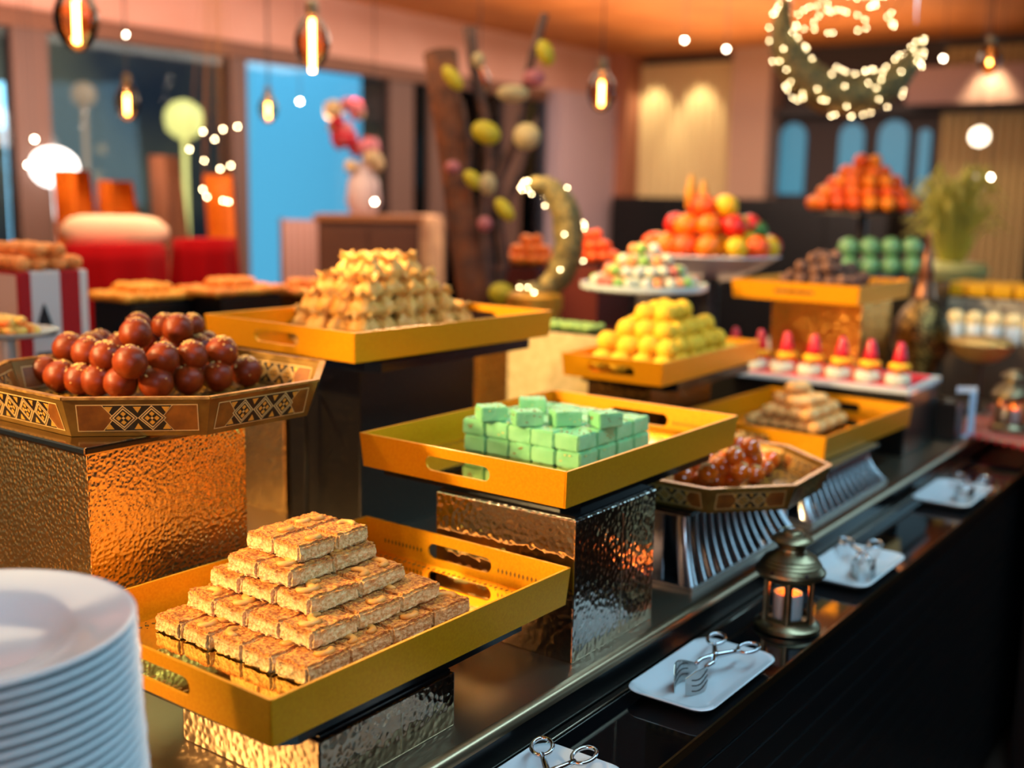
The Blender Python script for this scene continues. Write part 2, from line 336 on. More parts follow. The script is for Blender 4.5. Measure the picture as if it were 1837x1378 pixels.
# ------------------------------------------------------------------ gold trays
def tray(label, x, y, zt, W, D, H, rz, slot_h=.021, slot_l=.115, group='gold rectangular serving trays'):
    t = thing('serving_tray', label, 'tray', (x, y, zt-H), math.radians(rz), group)
    fl = .004; th = .004; b = .004
    bm = BM(); box(bm, fl, W-fl, fl, D-fl, 0, b); link('base', bm, gold, t)
    bm = BM(); box(bm, fl+th, W-fl-th, fl+th, D-fl-th, b, b+.0012); link('mirror_floor', bm, goldmir, t)
    # printed border of small lozenges and arcs around the floor
    bm = BM(); z = b+.0014
    def loz(cx, cy, a, c):
        vs = [bm.verts.new(p) for p in ((cx-a, cy, z), (cx, cy-c, z), (cx+a, cy, z), (cx, cy+c, z))]; bm.faces.new(vs)
    for off in (.022,):
        n = int((W-2*off)/.009)
        for i in range(n+1):
            xx = off+(W-2*off)*i/n
            for yy in (off, D-off): loz(xx, yy, .0028, .0045 if i % 2 else .0028); loz(xx+.004, yy+.008*(1 if i % 2 else -1), .0012, .0012)
        n = int((D-2*off)/.009)
        for i in range(n+1):
            yy = off+(D-2*off)*i/n
            for xx in (off, W-off): loz(xx, yy, .0045 if i % 2 else .0028, .0028); loz(xx+.008*(1 if i % 2 else -1), yy+.004, .0012, .0012)
    link('printed_border', bm, goldprint, t)['kind'] = 'stuff'
    # long sides
    for s in (0, 1):
        bm = BM(); box(bm, 0, W, -th/2, th/2, 0, H, 0, .0008)
        for v in bm.verts:
            k = v.co.z/H; inset = fl*(1-k); yy = v.co.y+th/2
            v.co.x = inset + v.co.x*(W-2*inset)/W
            v.co.y = (inset+yy) if s == 0 else D-inset-yy
        link('side_panel', bm, [gold], t)
    for s in (0, 1):
        bm = BM(); zc = H*.50; r_ = slot_h/2; L = D-.003
        outer = [(0.0015, 0), (L, 0), (L, H), (0.0015, H)]
        inner = []
        for k in range(9): a = -PI/2+PI*k/8; inner.append((D/2+slot_l/2-r_+r_*math.cos(a), zc+r_*math.sin(a)))
        for k in range(9): a = PI/2+PI*k/8; inner.append((D/2-slot_l/2+r_+r_*math.cos(a), zc+r_*math.sin(a)))
        es = []
        for lp in (outer, inner):
            vs = [bm.verts.new((0, p[0], p[1])) for p in lp]
            es += [bm.edges.new((vs[i], vs[(i+1) % len(vs)])) for i in range(len(vs))]
        bmesh.ops.triangle_fill(bm, use_beauty=True, use_dissolve=False, edges=es)
        g = bmesh.ops.extrude_face_region(bm, geom=bm.faces[:])
        for v in [e for e in g['geom'] if isinstance(e, bmesh.types.BMVert)]: v.co.x += th
        for v in bm.verts:
            k = v.co.z/H; inset = fl*(1-k); xx = v.co.x
            v.co.y = inset + v.co.y*(D-2*inset)/D
            v.co.x = (inset+xx) if s == 0 else W-inset-xx
        link('handle_panel', bm, [gold], t)
    # printed band inside the far end panel
    bm = BM()
    for yy in [D*.12+D*.76*i/40 for i in range(41)]:
        if abs(yy-D/2) < slot_l/2+.008: continue
        zz = H*.45
        vs = [bm.verts.new(p) for p in ((W-fl*.6-th-.0004, yy-.002, zz), (W-fl*.6-th-.0004, yy, zz-.004), (W-fl*.5-th-.0004, yy+.002, zz), (W-fl*.5-th-.0004, yy, zz+.004))]
        bm.faces.new(vs)
    link('printed_border', bm, goldprint, t)['kind'] = 'stuff'
    return t
TA = tray('gold tray nearest the camera, holding the pyramid of cashew shortbread', .6706, .7576, 1.0393, .5, .3645, .0498, -.97)
TB = tray('gold tray holding the green fudge squares, on the tall steel box', 1.1676, .7571, 1.1648, .5, .3645, .0498, -.37)
TC = tray('gold tray of pinched dumplings on the tall black riser', 1.2861, 1.2426, 1.2904, .529, .3864, .0498, -2.19)
TD = tray('gold tray holding the pyramid of yellow balls', 2.0316, 1.0902, 1.1758, .514, .2465, .0498, 1.53)
TE = tray('gold tray holding the small baked finger rolls', 2.1833, .7923, 1.0385, .5, .3645, .0498, -2.63)
TF = tray('gold tray holding the dark crumb balls at upper right', 2.876, .981, 1.295, .40, .3645, .0498, -1.5, slot_h=.008)

# ------------------------------------------------------------------ hammered boxes and risers
def hbox(label, x0, x1, y0, y1, z1, m, z0=CT, cat='riser', seam=True, group=None, name='display_box', plate=None):
    t = thing(name, label, cat, ((x0+x1)/2, (y0+y1)/2, z0), 0, group); X, Y, Z = (x1-x0)/2, (y1-y0)/2, z1-z0
    bm = BM(); box(bm, -X, X, -Y, Y, 0, Z-.004, 0, .0018); link('body', bm, m, t)
    bm = BM(); box(bm, -X+.004, X-.004, -Y+.004, Y-.004, Z-.004, Z); link('top_plate', bm, blackpl, t)
    if seam:
        bm = BM(); box(bm, X*.14, X*.14+.0016, -Y-.0008, -Y+.001, .006, Z-.02); link('seam', bm, steeledge, t)
    if plate:
        a, b, c, d, h = plate                           # black carrier plate that sticks out under the tray
        bm = BM(); pl = [(a, c+.02), (a+.02, c), (b-.02, c), (b, c+.02), (b, d), (a, d)]
        prism(bm, [(p-(x0+x1)/2, q-(y0+y1)/2) for p, q in pl], Z, Z+h); 
        link('carrier_plate', bm, blackpl, t)
    return t
hbox('low hammered steel box under the tray of shortbread', .742, .958, .768, .985, .9695, mat('hammered_bronze_steel', (156, 138, 118), .1, 1, bump=.0008, bscale=115, btype='hammer'), plate=(.70, 1.12, .775, 1.09, .0185))  # plain steel, colour darkened and browned to tone down glare on its left face
hbox('hammered steel box under the tray of green fudge', 1.188, 1.402, .755, .99, 1.1, ham_silver, plate=(1.20, 1.62, .768, 1.10, .013))
b1 = hbox('large gold hammered box under the octagonal tray at left', .766, 1.011, 1.184, 1.43, 1.198, ham_gold, seam=False)
bm = BM(); box(bm, -.1295, .1295, -.1305, .1305, .293, .304, 0, .003); link('metal_rim', bm, mat('rim_metal', (190, 170, 130), .15, 1), b1)
hbox('gold hammered box behind the large one, left of the black riser', 1.43, 1.66, 1.565, 1.80, 1.15, ham_gold, seam=False)
hbox('tall black riser under the tray of dumplings', 1.41, 1.733, 1.35, 1.53, 1.215, mat('black_speckle', (22, 19, 16), .3, col2=(60, 46, 30), nscale=220, lo=.55, hi=.8), seam=False, plate=(1.35, 1.815, 1.262, 1.60, .0175))
# cable hanging on the black riser
bm = BM(); tube(bm, [(1.30, 1.46, 1.17), (1.36, 1.462, 1.172), (1.385, 1.462, 1.165), (1.387, 1.462, 1.12), (1.387, 1.462, .905)], .003, 6)
tag(link('cable', bm, blackmt, None, True), 'thin black cable hanging beside the tall black riser', 'cable')
hbox('amber hammered box behind the green fudge tray', 2.26, 2.60, 1.75, 2.0, 1.16, ham_amber, seam=False)
hbox('dark hammered box under the tray of yellow balls', 2.125, 2.42, 1.168, 1.33, 1.105, mat('ham_dark', (120, 96, 60), .22, 1, bump=.002, bscale=110, btype='hammer'), seam=False, plate=(2.10, 2.50, 1.10, 1.33, .0195))
hbox('amber hammered box under the tray of dark crumb balls', 3.02, 3.27, 1.02, 1.28, 1.245, ham_amber, seam=False)
hbox('black riser under the white platter of cups', 2.72, 2.98, .795, 1.35, 1.055, mat('riser_black', (16, 15, 14), .3), seam=False, group=None)
hbox('low dark block beside the black riser at the counter edge', 2.99, 3.07, .745, .98, 1.0, mat('riser_brown', (32, 26, 22), .3), seam=False)

# ------------------------------------------------------------------ slatted stands
def slat_stand(label, x0, x1, y0, y1, h, n=13):
    t = thing('slatted_stand', label, 'stand', ((x0+x1)/2, (y0+y1)/2, CT), 0, None)
    X, Y = (x1-x0)/2, (y1-y0)/2; fl = .034
    def half(tz): return fl*(1-tz)**2.0
    for s in (-1, 1):
        for i in range(n):
            u = (-1+2*(i+.5)/n); bm = BM(); wv = X*2/n*.5*.46; N = 10; rows = []
            for k in range(N+1):
                tz = k/N; z = .006+(h-.016)*tz; lx = (X-fl+half(tz))*u; yy = (Y-fl+half(tz))
                rows.append([bm.verts.new((lx+dx, s*(yy-dy), z)) for dx, dy in ((-wv, 0.002), (-wv*.4, 0), (wv*.4, 0), (wv, .002), (wv, .007), (-wv, .007))])
            for a, b in zip(rows, rows[1:]):
                for k in range(6): bm.faces.new((a[k], a[(k+1) % 6], b[(k+1) % 6], b[k]))
            bm.faces.new(rows[0]); bm.faces.new(rows[-1][::-1])
            link('slat', bm, darkchrome, t, True, 40)
        for ua, ub in ((-1, -.80), (-.52, .52), (.80, 1)):     # curved end slats
            bm = BM(); N = 10; rows = []
            for k in range(N+1):
                tz = k/N; z = .004+(h-.014)*tz; xx = s*(X-fl+half(tz)); yy = Y-fl+half(tz)
                rows.append([bm.verts.new(p) for p in ((xx-s*.0015, yy*ua, z), (xx, yy*(ua*.85+ub*.15), z), (xx, yy*(ua*.15+ub*.85), z), (xx-s*.0015, yy*ub, z), (xx-s*.008, yy*ub, z), (xx-s*.008, yy*ua, z))])
            for a, b in zip(rows, rows[1:]):
                for k in range(6): bm.faces.new((a[k], a[(k+1) % 6], b[(k+1) % 6], b[k]))
            bm.faces.new(rows[0]); bm.faces.new(rows[-1][::-1]); link('end_slat', bm, darkchrome, t, True, 40)
    bm = BM(); box(bm, -X, X, -Y, Y, 0, .007, 0, .001); link('base_frame', bm, darkchrome, t)
    bm = BM(); box(bm, -X+fl-.004, X-fl+.004, -Y+fl-.004, Y-fl+.004, h-.012, h-.006, 0, .001); link('top_frame', bm, darkchrome, t)
    bm = BM(); box(bm, -X+fl-.018, X-fl+.018, -Y+fl-.018, Y-fl+.018, h-.006, h, 0, .002); link('black_pad', bm, blackpl, t)
    bm = BM(); box(bm, -X+fl+.012, X-fl-.012, -Y+fl+.012, Y-fl-.012, .007, h-.012); link('dark_core', bm, blackmt, t)
    return t
slat_stand('chrome slatted stand under the octagonal tray of glossy balls', 1.535, 1.955, .757, .985, .1215)
slat_stand('chrome slatted stand under the tray of finger rolls', 2.015, 2.455, .747, .975, .0865)

# ------------------------------------------------------------------ octagonal inlaid trays
inl = [mat('inlay_walnut', (104, 56, 16), .35, col2=(138, 80, 22), nscale=40), mat('inlay_dark', (30, 20, 14), .35),
       mat('inlay_ivory', (214, 172, 104), .4), mat('inlay_gold', (206, 150, 56), .35, .3)]
octwood = mat('octagon_wood', (140, 104, 44), .28, .5, col2=(112, 80, 32), nscale=25)
octrim = mat('octagon_rim', (176, 132, 62), .25, .4, col2=(120, 80, 34), nscale=60)
def inlay(bm, L, H, tf):
    """inlaid strip of length L and height H centred on 0, mapped to the panel by tf"""
    lay = [0]
    def poly(pts, mi, lvl):
        vs = [bm.verts.new(tf(x, z, .0002+.00016*lvl)) for x, z in pts]
        try: bm.faces.new(vs).material_index = mi
        except ValueError: pass
    hw, hh = L/2-.012, H/2-.005
    if hw < .02: return
    poly([(-hw, -hh), (hw, -hh), (hw, hh), (-hw, hh)], 2, 0)
    poly([(-hw+.0012, -hh+.0012), (hw-.0012, -hh+.0012), (hw-.0012, hh-.0012), (-hw+.0012, hh-.0012)], 0, 1)
    n = max(1, int((2*hw-.05)/(.9*2*hh)))
    dw = hh*.95; tot = n*dw; h2 = hh-.0012
    e = tot+h2*.5
    poly([(-e, -h2), (e, -h2), (e-h2*.8, 0), (e, h2), (-e, h2), (-e+h2*.8, 0)], 2, 2)
    e -= .0012
    poly([(-e, -h2), (e, -h2), (e-h2*.8, 0), (e, h2), (-e, h2), (-e+h2*.8, 0)], 1, 3)
    for i in range(n):
        cx = -tot+dw*(2*i+1)
        def dia(a, mi, lvl): poly([(cx-a*dw*1.0, 0), (cx, -a*h2), (cx+a*dw*1.0, 0), (cx, a*h2)], mi, lvl)
        dia(1.0, 2, 4); dia(.9, 1, 5); dia(.8, 2, 6); dia(.68, 1, 7)
        for sx, sz in ((1, 0), (-1, 0), (0, 1), (0, -1)):
            q = h2*.2; px, pz = cx+sx*h2*.34, sz*h2*.34
            poly([(px-q, pz-q*.0+(q if not sx else 0)*0), (px, pz-q), (px+q, pz), (px, pz+q)], 3, 8)
        poly([(cx-h2*.12, 0), (cx, -h2*.12), (cx+h2*.12, 0), (cx, h2*.12)], 2, 9)
    for i in range(n+1):
        cx = -tot+dw*2*i
        for s in (-1, 1):
            poly([(cx-h2*.3, s*h2*.9), (cx+h2*.3, s*h2*.9), (cx, s*h2*.42)], 3, 4)
def octray(label, pts, zb, H):
    """pts: rim outline, counter-clockwise; the floor is a little smaller"""
    c = sum((Vector((p[0], p[1])) for p in pts), Vector((0, 0)))/len(pts)
    t = thing('octagonal_tray', label, 'tray', (c.x, c.y, zb), 0)
    P = [Vector((p[0]-c.x, p[1]-c.y)) for p in pts]; k = .93; n = len(P)
    bm = BM(); prism(bm, [tuple(p*k) for p in P], 0, .005); link('base', bm, octwood, t)
    bm = BM()                                            # inlaid floor, lozenge lattice
    def inside(x, y):
        for i in range(n):
            a, b = P[i]*.86, P[(i+1) % n]*.86
            if (b-a).x*(y-a.y)-(b-a).y*(x-a.x) < 0: return False
        return True
    s_ = .022; k_ = 0
    for i in range(-16, 17):
        for j in range(-16, 17):
            x, y = (i+.5*(j % 2))*s_, j*s_*.5
            if inside(x, y):
                vs = [bm.verts.new((x+a*s_*.42, y+b*s_*.42, .0053)) for a, b in ((-1, 0), (0, -1), (1, 0), (0, 1))]
                bm.faces.new(vs).material_index = 1 if (i+j) % 3 else 3
                vs = [bm.verts.new((x+a*s_*.2, y+b*s_*.2, .0056)) for a, b in ((-1, 0), (0, -1), (1, 0), (0, 1))]
                bm.faces.new(vs).material_index = 3 if (i+j) % 3 else 0
    o = link('inlaid_floor', bm, inl, t); o['kind'] = 'stuff'
    th = .007
    for i in range(n):
        a, b = P[i], P[(i+1) % n]; d = (b-a).normalized(); nrm = Vector((d.y, -d.x))
        bm = BM(); q = []
        for pt, kk in ((a, k), (b, k)):
            pass
        al, bl = a*k, b*k
        ti = Vector((-nrm.x, -nrm.y))*th
        v = [bm.verts.new((p.x, p.y, z)) for p, z in ((al, 0), (bl, 0), (b, H), (a, H))]
        wv = [bm.verts.new((p.x, p.y, z)) for p, z in ((al+ti*.9+d*th*.4, .004), (bl+ti*.9-d*th*.4, .004), (b+ti-d*th*.4, H), (a+ti+d*th*.4, H))]
        bm.faces.new(v); bm.faces.new(wv[::-1])
        for m_ in range(4): bm.faces.new((v[m_], wv[m_], wv[(m_+1) % 4], v[(m_+1) % 4]))
        sp_ = link('side_panel', bm, octwood, t)
        bm = BM()                                        # rim moulding
        w2 = th*.75
        ro = [bm.verts.new(p) for p in ((a.x+nrm.x*.002, a.y+nrm.y*.002, H), (b.x+nrm.x*.002, b.y+nrm.y*.002, H), (b.x-nrm.x*th-d.x*.003, b.y-nrm.y*th-d.y*.003, H), (a.x-nrm.x*th+d.x*.003, a.y-nrm.y*th+d.y*.003, H))]
        rt = [bm.verts.new((v_.co.x, v_.co.y, H+.003)) for v_ in ro]
        bm.faces.new(ro[::-1]); bm.faces.new(rt)
        for m_ in range(4): bm.faces.new((ro[m_], ro[(m_+1) % 4], rt[(m_+1) % 4], rt[m_]))
        link('rim', bm, octrim, t)
        for side in (0, 1):
            bm = BM(); L = (b-a).length*.965
            def tf(x, z, off, a=a, b=b, d=d, nrm=nrm, side=side):
                kk = (z+H/2)/H; m0 = ((a+b)/2)*(k+(1-k)*kk); p = m0+d*x
                out = nrm*(off+.0004) if side == 0 else -nrm*(off+th*1.0+.0008)
                p = p+out; return (p.x, p.y, z+H/2)
            inlay(bm, L, H*(.94 if side == 0 else .86), tf); link('inlay', bm, inl, sp_)
    return t
OCT1 = [(.769, 1.236), (.892, 1.110), (1.075, 1.108), (1.204, 1.227), (1.206, 1.45), (1.085, 1.572), (.892, 1.572), (.769, 1.45)]
octray('octagonal inlaid tray at left holding the matte dark brown balls', OCT1, 1.2045, .049)
OCT2 = [(1.556, .746), (1.668, .650), (1.843, .657), (1.940, .775), (1.940, .905), (1.835, 1.01), (1.668, 1.01), (1.556, .905)]
octray('octagonal inlaid tray on the chrome slatted stand with glossy amber balls', OCT2, 1.0225, .0405)

# ------------------------------------------------------------------ sweets
# brown balls
nutm = mat('nut_crumb', (222, 180, 110), .8)
def brownball(name, r, m, label, cat, crumbs=True, seed=1):
    t = thing(name, label, cat)
    bm = BM(); ball(bm, (0, 0, 0), r, 3, nz=.05, seed=seed, nf=70); link('dough', bm, m, t, True)
    if crumbs:
        bm = BM(); rr = random.Random(seed)
        for _ in range(34):
            a = rr.random()*2*PI; e = PI/2-abs(rr.gauss(0, .42)); p = Vector((math.cos(a)*math.cos(e), math.sin(a)*math.cos(e), math.sin(e)))*r*1.01
            box(bm, p.x-.0008, p.x+rr.uniform(.0004, .0012), p.y-.0008, p.y+rr.uniform(.0004, .0012), p.z-.0006, p.z+.0008)
        o = link('nut_crumbs', bm, nutm, t); o['kind'] = 'stuff'
    return t
gul = mat('syrup_brown', (100, 32, 3), .4, col2=(122, 44, 5), nscale=60, spec=.3, bump=.0004, bscale=120)
g0 = [brownball('dough_ball', .0208, gul, '', 'dough ball', True, s) for s in (1, 2, 3)]
zf = 1.2045+.0056
rows = [('bottom layer', zf+.0205, [(77, 667), (105, 676), (141, 682), (172, 684), (214, 688), (278, 688), (335, 682), (389, 676), (441, 667)]),
        ('middle layer', zf+.0545, [(121, 626), (154, 634), (187, 641), (231, 651), (290, 644), (343, 639), (396, 633)]),
        ('top layer', zf+.084, [(241, 600), (317, 591)])]
gi = 0; occupied = []
def putball(src, p, label, group, sc=1.0):
    global gi
    s0 = src[gi % len(src)]; gi += 1
    o = dup(s0, p, rot=(R.uniform(-.3, .3), R.uniform(-.3, .3), R.uniform(0, 6)), label=label, group=group, scale=sc)
    occupied.append(Vector(p)); return o
G1 = 'matte brown dough balls on the left octagonal tray'
for nm, z, pts in rows:
    for i, (x, y) in enumerate(pts):
        p = onz(x, y, z+.003)+fv*.006; putball(g0, p, 'matte brown dough ball, %s, front row, %s from the left' % (nm, nth(i)), G1, R.uniform(1.1, 1.2))
# balls behind, standing on the floor and in the hollows
back = []
cen = onz(255, 676, zf+.02)
for j in (1, 2, 3):
    for i in range(-4, 5):
        if abs(i) > 4-j or i > 2: continue
        p = cen + fv*(.040*j+.018) + rv*(.0425*(i+(j % 2)*.5)); p.z = zf+.0205; back.append((0, j, i, p))
for j in (1, 2):
    for i in range(-3, 2):
        if abs(i) > 3: continue
        p = cen + fv*(.040*j+.045) + rv*(.0425*(i+.5)); p.z = zf+.0545; back.append((1, j, i, p))
for i in range(-1, 2): p = cen + fv*(.098)+rv*(.0425*(i+.15)); p.z = zf+.086; back.append((2, 1, i, p))
for l, j, i, p in back:
    if min((p-q).length for q in occupied) < .034: continue
    putball(g0, p, 'matte brown dough ball, %s layer, %s row back, %s across' % (('bottom', 'middle', 'top')[l], nth(j), nth(i+4)), G1)
for g in g0:
    for c in list(g.children): bpy.data.objects.remove(c)
    bpy.data.objects.remove(g)
occupied.clear()
amb = mat('syrup_amber', (224, 98, 14), .14, col2=(196, 74, 10), nscale=60, coat=.8)
g1 = [brownball('dough_ball', .0145, amb, '', 'dough ball', True, s) for s in (5, 6)]
zf2 = 1.0225+.0056
G2 = 'glossy amber dough balls on the right octagonal tray'
for nm, z, pts in (('bottom layer', zf2+.0142, [(1227, 857), (1259, 861), (1286, 861), (1312, 862), (1354, 852), (1380, 826)]),
                   ('middle layer', zf2+.0375, [(1270, 849), (1294, 838), (1328, 848), (1352, 822)]),
                   ('upper layer', zf2+.061, [(1318, 820), (1345, 803), (1322, 798)])):
    for i, (x, y) in enumerate(pts):
        putball(g1, onz(x, y, z), 'glossy amber dough ball, %s, %s from the left' % (nm, nth(i)), G2, R.uniform(1.12, 1.32))
cen = onz(1300, 845, zf2+.0142)
for j in (1, 2, 3):
    for i in range(-2, 3):
        p = cen + fv*(.030*j)+rv*(.031*(i+.5*(j % 2))); p.z = zf2+.0142
        if min((p-q).length for q in occupied) > .027: putball(g1, p, 'glossy amber dough ball at the back, %s row behind, %s across' % (nth(j), nth(i+2)), G2, 1.05)
for g in g1:
    for c in list(g.children): bpy.data.objects.remove(c)
    bpy.data.objects.remove(g)

# cashew shortbread bars
cakem = mat('shortbread_crumb', (236, 204, 142), .85, col2=(220, 178, 108), nscale=60, bump=.002, bscale=260, sss=.05)
crustm = mat('shortbread_crust', (214, 146, 58), .75, col2=(232, 176, 92), nscale=90, bump=.003, bscale=300)
cashm = mat('cashew', (206, 136, 50), .5, col2=(224, 164, 82), nscale=50)
def rough_block(name, X, Y, z0, z1, m, parent, seed, amp=.0016, cut=6, rnd=.003, nf=90):
    bm = BM(); box(bm, -X/2, X/2, -Y/2, Y/2, z0, z1)
    bmesh.ops.bevel(bm, geom=bm.edges[:], offset=rnd, segments=2, affect='EDGES')
    for ax in range(3):
        lo_ = min(v.co[ax] for v in bm.verts); hi_ = max(v.co[ax] for v in bm.verts); k_ = int((hi_-lo_)/(.018/cut)); nv = Vector([1.0 if q == ax else 0 for q in range(3)])
        for q in range(1, k_): bmesh.ops.bisect_plane(bm, geom=bm.verts[:]+bm.edges[:]+bm.faces[:], plane_co=nv*(lo_+(hi_-lo_)*q/k_), plane_no=nv)
    bmesh.ops.triangulate(bm, faces=[f for f in bm.faces if len(f.verts) > 4])
    sv = Vector((seed*3.3, seed*1.7, 0))
    for v in bm.verts:
        n1 = noise.noise_vector(v.co*nf+sv); n2 = noise.noise_vector(v.co*nf*3+sv)
        n3 = noise.noise_vector(v.co*nf*7+sv); v.co += n1*amp + n2*amp*.6 + n3*amp*.45
    return link(name, bm, m, parent, True, 50)
def cashew(parent, x, y, z, a, s=1):
    bm = BM(); pts = [((.0105*math.cos(t))*s, (.0085*math.sin(t))*s, 0) for t in [(-.2+1.35*k/6)*PI*.8 for k in range(7)]]
    tube(bm, pts, [.0022*s, .0040*s, .0046*s, .0042*s, .0046*s, .0040*s, .002*s], 8)
    for v in bm.verts:
        x0, y0 = v.co.x, v.co.y; v.co.x = x+x0*math.cos(a)-y0*math.sin(a); v.co.y = y+x0*math.sin(a)+y0*math.cos(a); v.co.z = z+v.co.z*.8
    return link('cashew', bm, cashm, parent, True)
def shortbread():
    m = bpy.data.materials.new('shortbread'); m.use_nodes = True; nt = m.node_tree; b = nt.nodes['Principled BSDF']; b.inputs['Roughness'].default_value = .8
    tc = nt.nodes.new('ShaderNodeTexCoord'); sp = nt.nodes.new('ShaderNodeSeparateXYZ'); nt.links.new(tc.outputs['Object'], sp.inputs[0])
    n = nt.nodes.new('ShaderNodeTexNoise'); n.inputs['Scale'].default_value = 130; n.inputs['Detail'].default_value = 6; nt.links.new(tc.outputs['Object'], n.inputs['Vector'])
    a = nt.nodes.new('ShaderNodeMath'); a.operation = 'MULTIPLY_ADD'; a.inputs[1].default_value = .012; nt.links.new(n.outputs['Fac'], a.inputs[0]); nt.links.new(sp.outputs[2], a.inputs[2])
    mr = nt.nodes.new('ShaderNodeMapRange'); mr.inputs[1].default_value = .0195; mr.inputs[2].default_value = .0265; nt.links.new(a.outputs[0], mr.inputs[0])
    r1 = nt.nodes.new('ShaderNodeValToRGB'); r1.color_ramp.elements[0].position = .38; r1.color_ramp.elements[1].position = .62
    r1.color_ramp.elements[0].color = lin((146, 70, 14)); r1.color_ramp.elements[1].color = lin((220, 148, 60))
    n2 = nt.nodes.new('ShaderNodeTexNoise'); n2.inputs['Scale'].default_value = 260; n2.inputs['Detail'].default_value = 4; nt.links.new(tc.outputs['Object'], n2.inputs['Vector']); nt.links.new(n2.outputs['Fac'], r1.inputs['Fac'])
    r2 = nt.nodes.new('ShaderNodeValToRGB'); r2.color_ramp.elements[0].position = .35; r2.color_ramp.elements[1].position = .6
    r2.color_ramp.elements[0].color = lin((204, 156, 88)); r2.color_ramp.elements[1].color = lin((236, 200, 140)); nt.links.new(n2.outputs['Fac'], r2.inputs['Fac'])
    mx = nt.nodes.new('ShaderNodeMix'); mx.data_type = 'RGBA'; nt.links.new(mr.outputs[0], mx.inputs[0]); nt.links.new(r2.outputs[0], mx.inputs[6]); nt.links.new(r1.outputs[0], mx.inputs[7]); nt.links.new(mx.outputs[2], b.inputs['Base Color'])
    bp = nt.nodes.new('ShaderNodeBump'); bp.inputs['Strength'].default_value = 1; bp.inputs['Distance'].default_value = .0022; nt.links.new(n2.outputs['Fac'], bp.inputs['Height']); nt.links.new(bp.outputs[0], b.inputs['Normal'])
    return m
shortm = shortbread()
BX, BY, BH = .069, .0495, .0215
bars = []
for s in range(6):
    t = thing('shortbread_bar', '', 'sweet')
    rough_block('cake', BX, BY, 0, BH, shortm, t, s, .0019, 10, .003, 75)
    for k in range(2 if s % 2 else 1): cashew(t, R.uniform(-.015, .015)+(k*2-1)*.014*(s % 2), R.uniform(-.008, .008), BH+.001, R.uniform(0, 6), 1.05)
    bars.append(t)
LAY = [(.777, 1.060, .825, 1.080, 4, 5), (.812, 1.032, .850, 1.066, 3, 4), (.842, 1.005, .884, 1.058, 2, 3), (.848, .998, .925, 1.035, 2, 2), (.876, .992, .934, 1.032, 2, 2)]
rzA = math.radians(-.97)
for l, (x0, x1, y0, y1, nx, ny) in enumerate(LAY):
    sx = (x1-x0)/nx; sy = (y1-y0)/ny
    for i in range(nx):
        for j in range(ny):
            x = x0+sx*(i+.5)+R.uniform(-.0015, .0015); y = y0+sy*(j+.5)+R.uniform(-.001, .001)
            o = dup(bars[R.randrange(6)], (x, y, .9943+l*.0218), rz=R.uniform(-.05, .05)+rzA,
                    label='cashew shortbread bar, %s layer up, %s row from the front, %s from the left' % (nth(l), nth(j), nth(i)),
                    group='cashew shortbread bars in the pyramid', scale=(sx/BX*.975, sy/BY*.97, R.uniform(.96, 1.0)))
            if l == 4: o.rotation_euler[2] += R.uniform(-.06, .06)
for b_ in bars:
    for c in list(b_.children): bpy.data.objects.remove(c)
    bpy.data.objects.remove(b_)

# green fudge
fud = mat('green_fudge', (118, 192, 132), .45, col2=(136, 204, 146), nscale=30, bump=.0008, bscale=150, sss=.15)
fudtop = mat('fudge_nut', (196, 196, 120), .7); nutb = mat('fudge_nut_brown', (140, 96, 50), .7)
GX, GY, GH = .052, .0424, .0243
fb = []
for s in range(5):
    t = thing('fudge_square', '', 'sweet')
    rough_block('fudge', GX*.985, GY*.98, 0, GH, fud, t, s+40, .0011, 4, .002, 55)
    bm = BM(); rr = random.Random(s)
    for _ in range(14):
        x, y = rr.uniform(-.022, .022), rr.uniform(-.017, .017); q = rr.uniform(.0006, .0016)
        box(bm, x-q, x+q, y-q*.7, y+q*.7, GH-.001, GH+.0009)
    for _ in range(3):
        z = rr.uniform(.005, .02); x = rr.uniform(-.02, .02); box(bm, x, x+.003, -GY/2-.0004, -GY/2+.003, z, z+.0016)
        y = rr.uniform(-.016, .016); box(bm, -GX/2-.0004, -GX/2+.003, y, y+.004, z, z+.002)
    o = link('nut_bits', bm, nutb if s % 2 else fudtop, t); o['kind'] = 'stuff'
    fb.append(t)
zt = 1.115+.0055
for l, (x0, y0, nx, ny) in enumerate(((1.336, .846, 4, 5), (1.338, .850, 4, 5))):
    for i in range(nx):
        for j in range(ny):
            if l == 0 and 0 < i < nx-1 and 0 < j < ny-1 and False: continue
            dx = R.uniform(-.0015, .0015)
            dup(fb[R.randrange(5)], (x0+GX*(i+.5)*1.01+dx, y0+GY*(j+.5)*1.005, zt+l*(GH+.0006)), rz=R.uniform(-.03, .03)+PI*R.randrange(2),
                label='green fudge square, %s layer, %s row from the front, %s from the left' % (('bottom', 'middle')[l], nth(j), nth(i)), group='green fudge squares in the slab')
tops = [(884, 757, .1), (948, 766, .0), (1017, 766, .05), (1090, 768, .25), (958, 742, -.2)]
for k, (x, y, a) in enumerate(tops):
    p = onz(x, y, zt+2*(GH+.0006)); 
    dd = Vector((.5, .5, 0))*.035
    dup(fb[k % 5], (p.x+dd.x*.6, p.y+dd.y*.6, zt+2*(GH+.0006)+.0004), rz=-.72+a, label='loose green fudge square on top of the slab, %s' % ('leftmost', 'second from the left', 'third from the left', 'rightmost', 'at the back')[k],
        group='loose green fudge squares on top', scale=(.83, .85, .92))
for b_ in fb:
    for c in list(b_.children): bpy.data.objects.remove(c)
    bpy.data.objects.remove(b_)

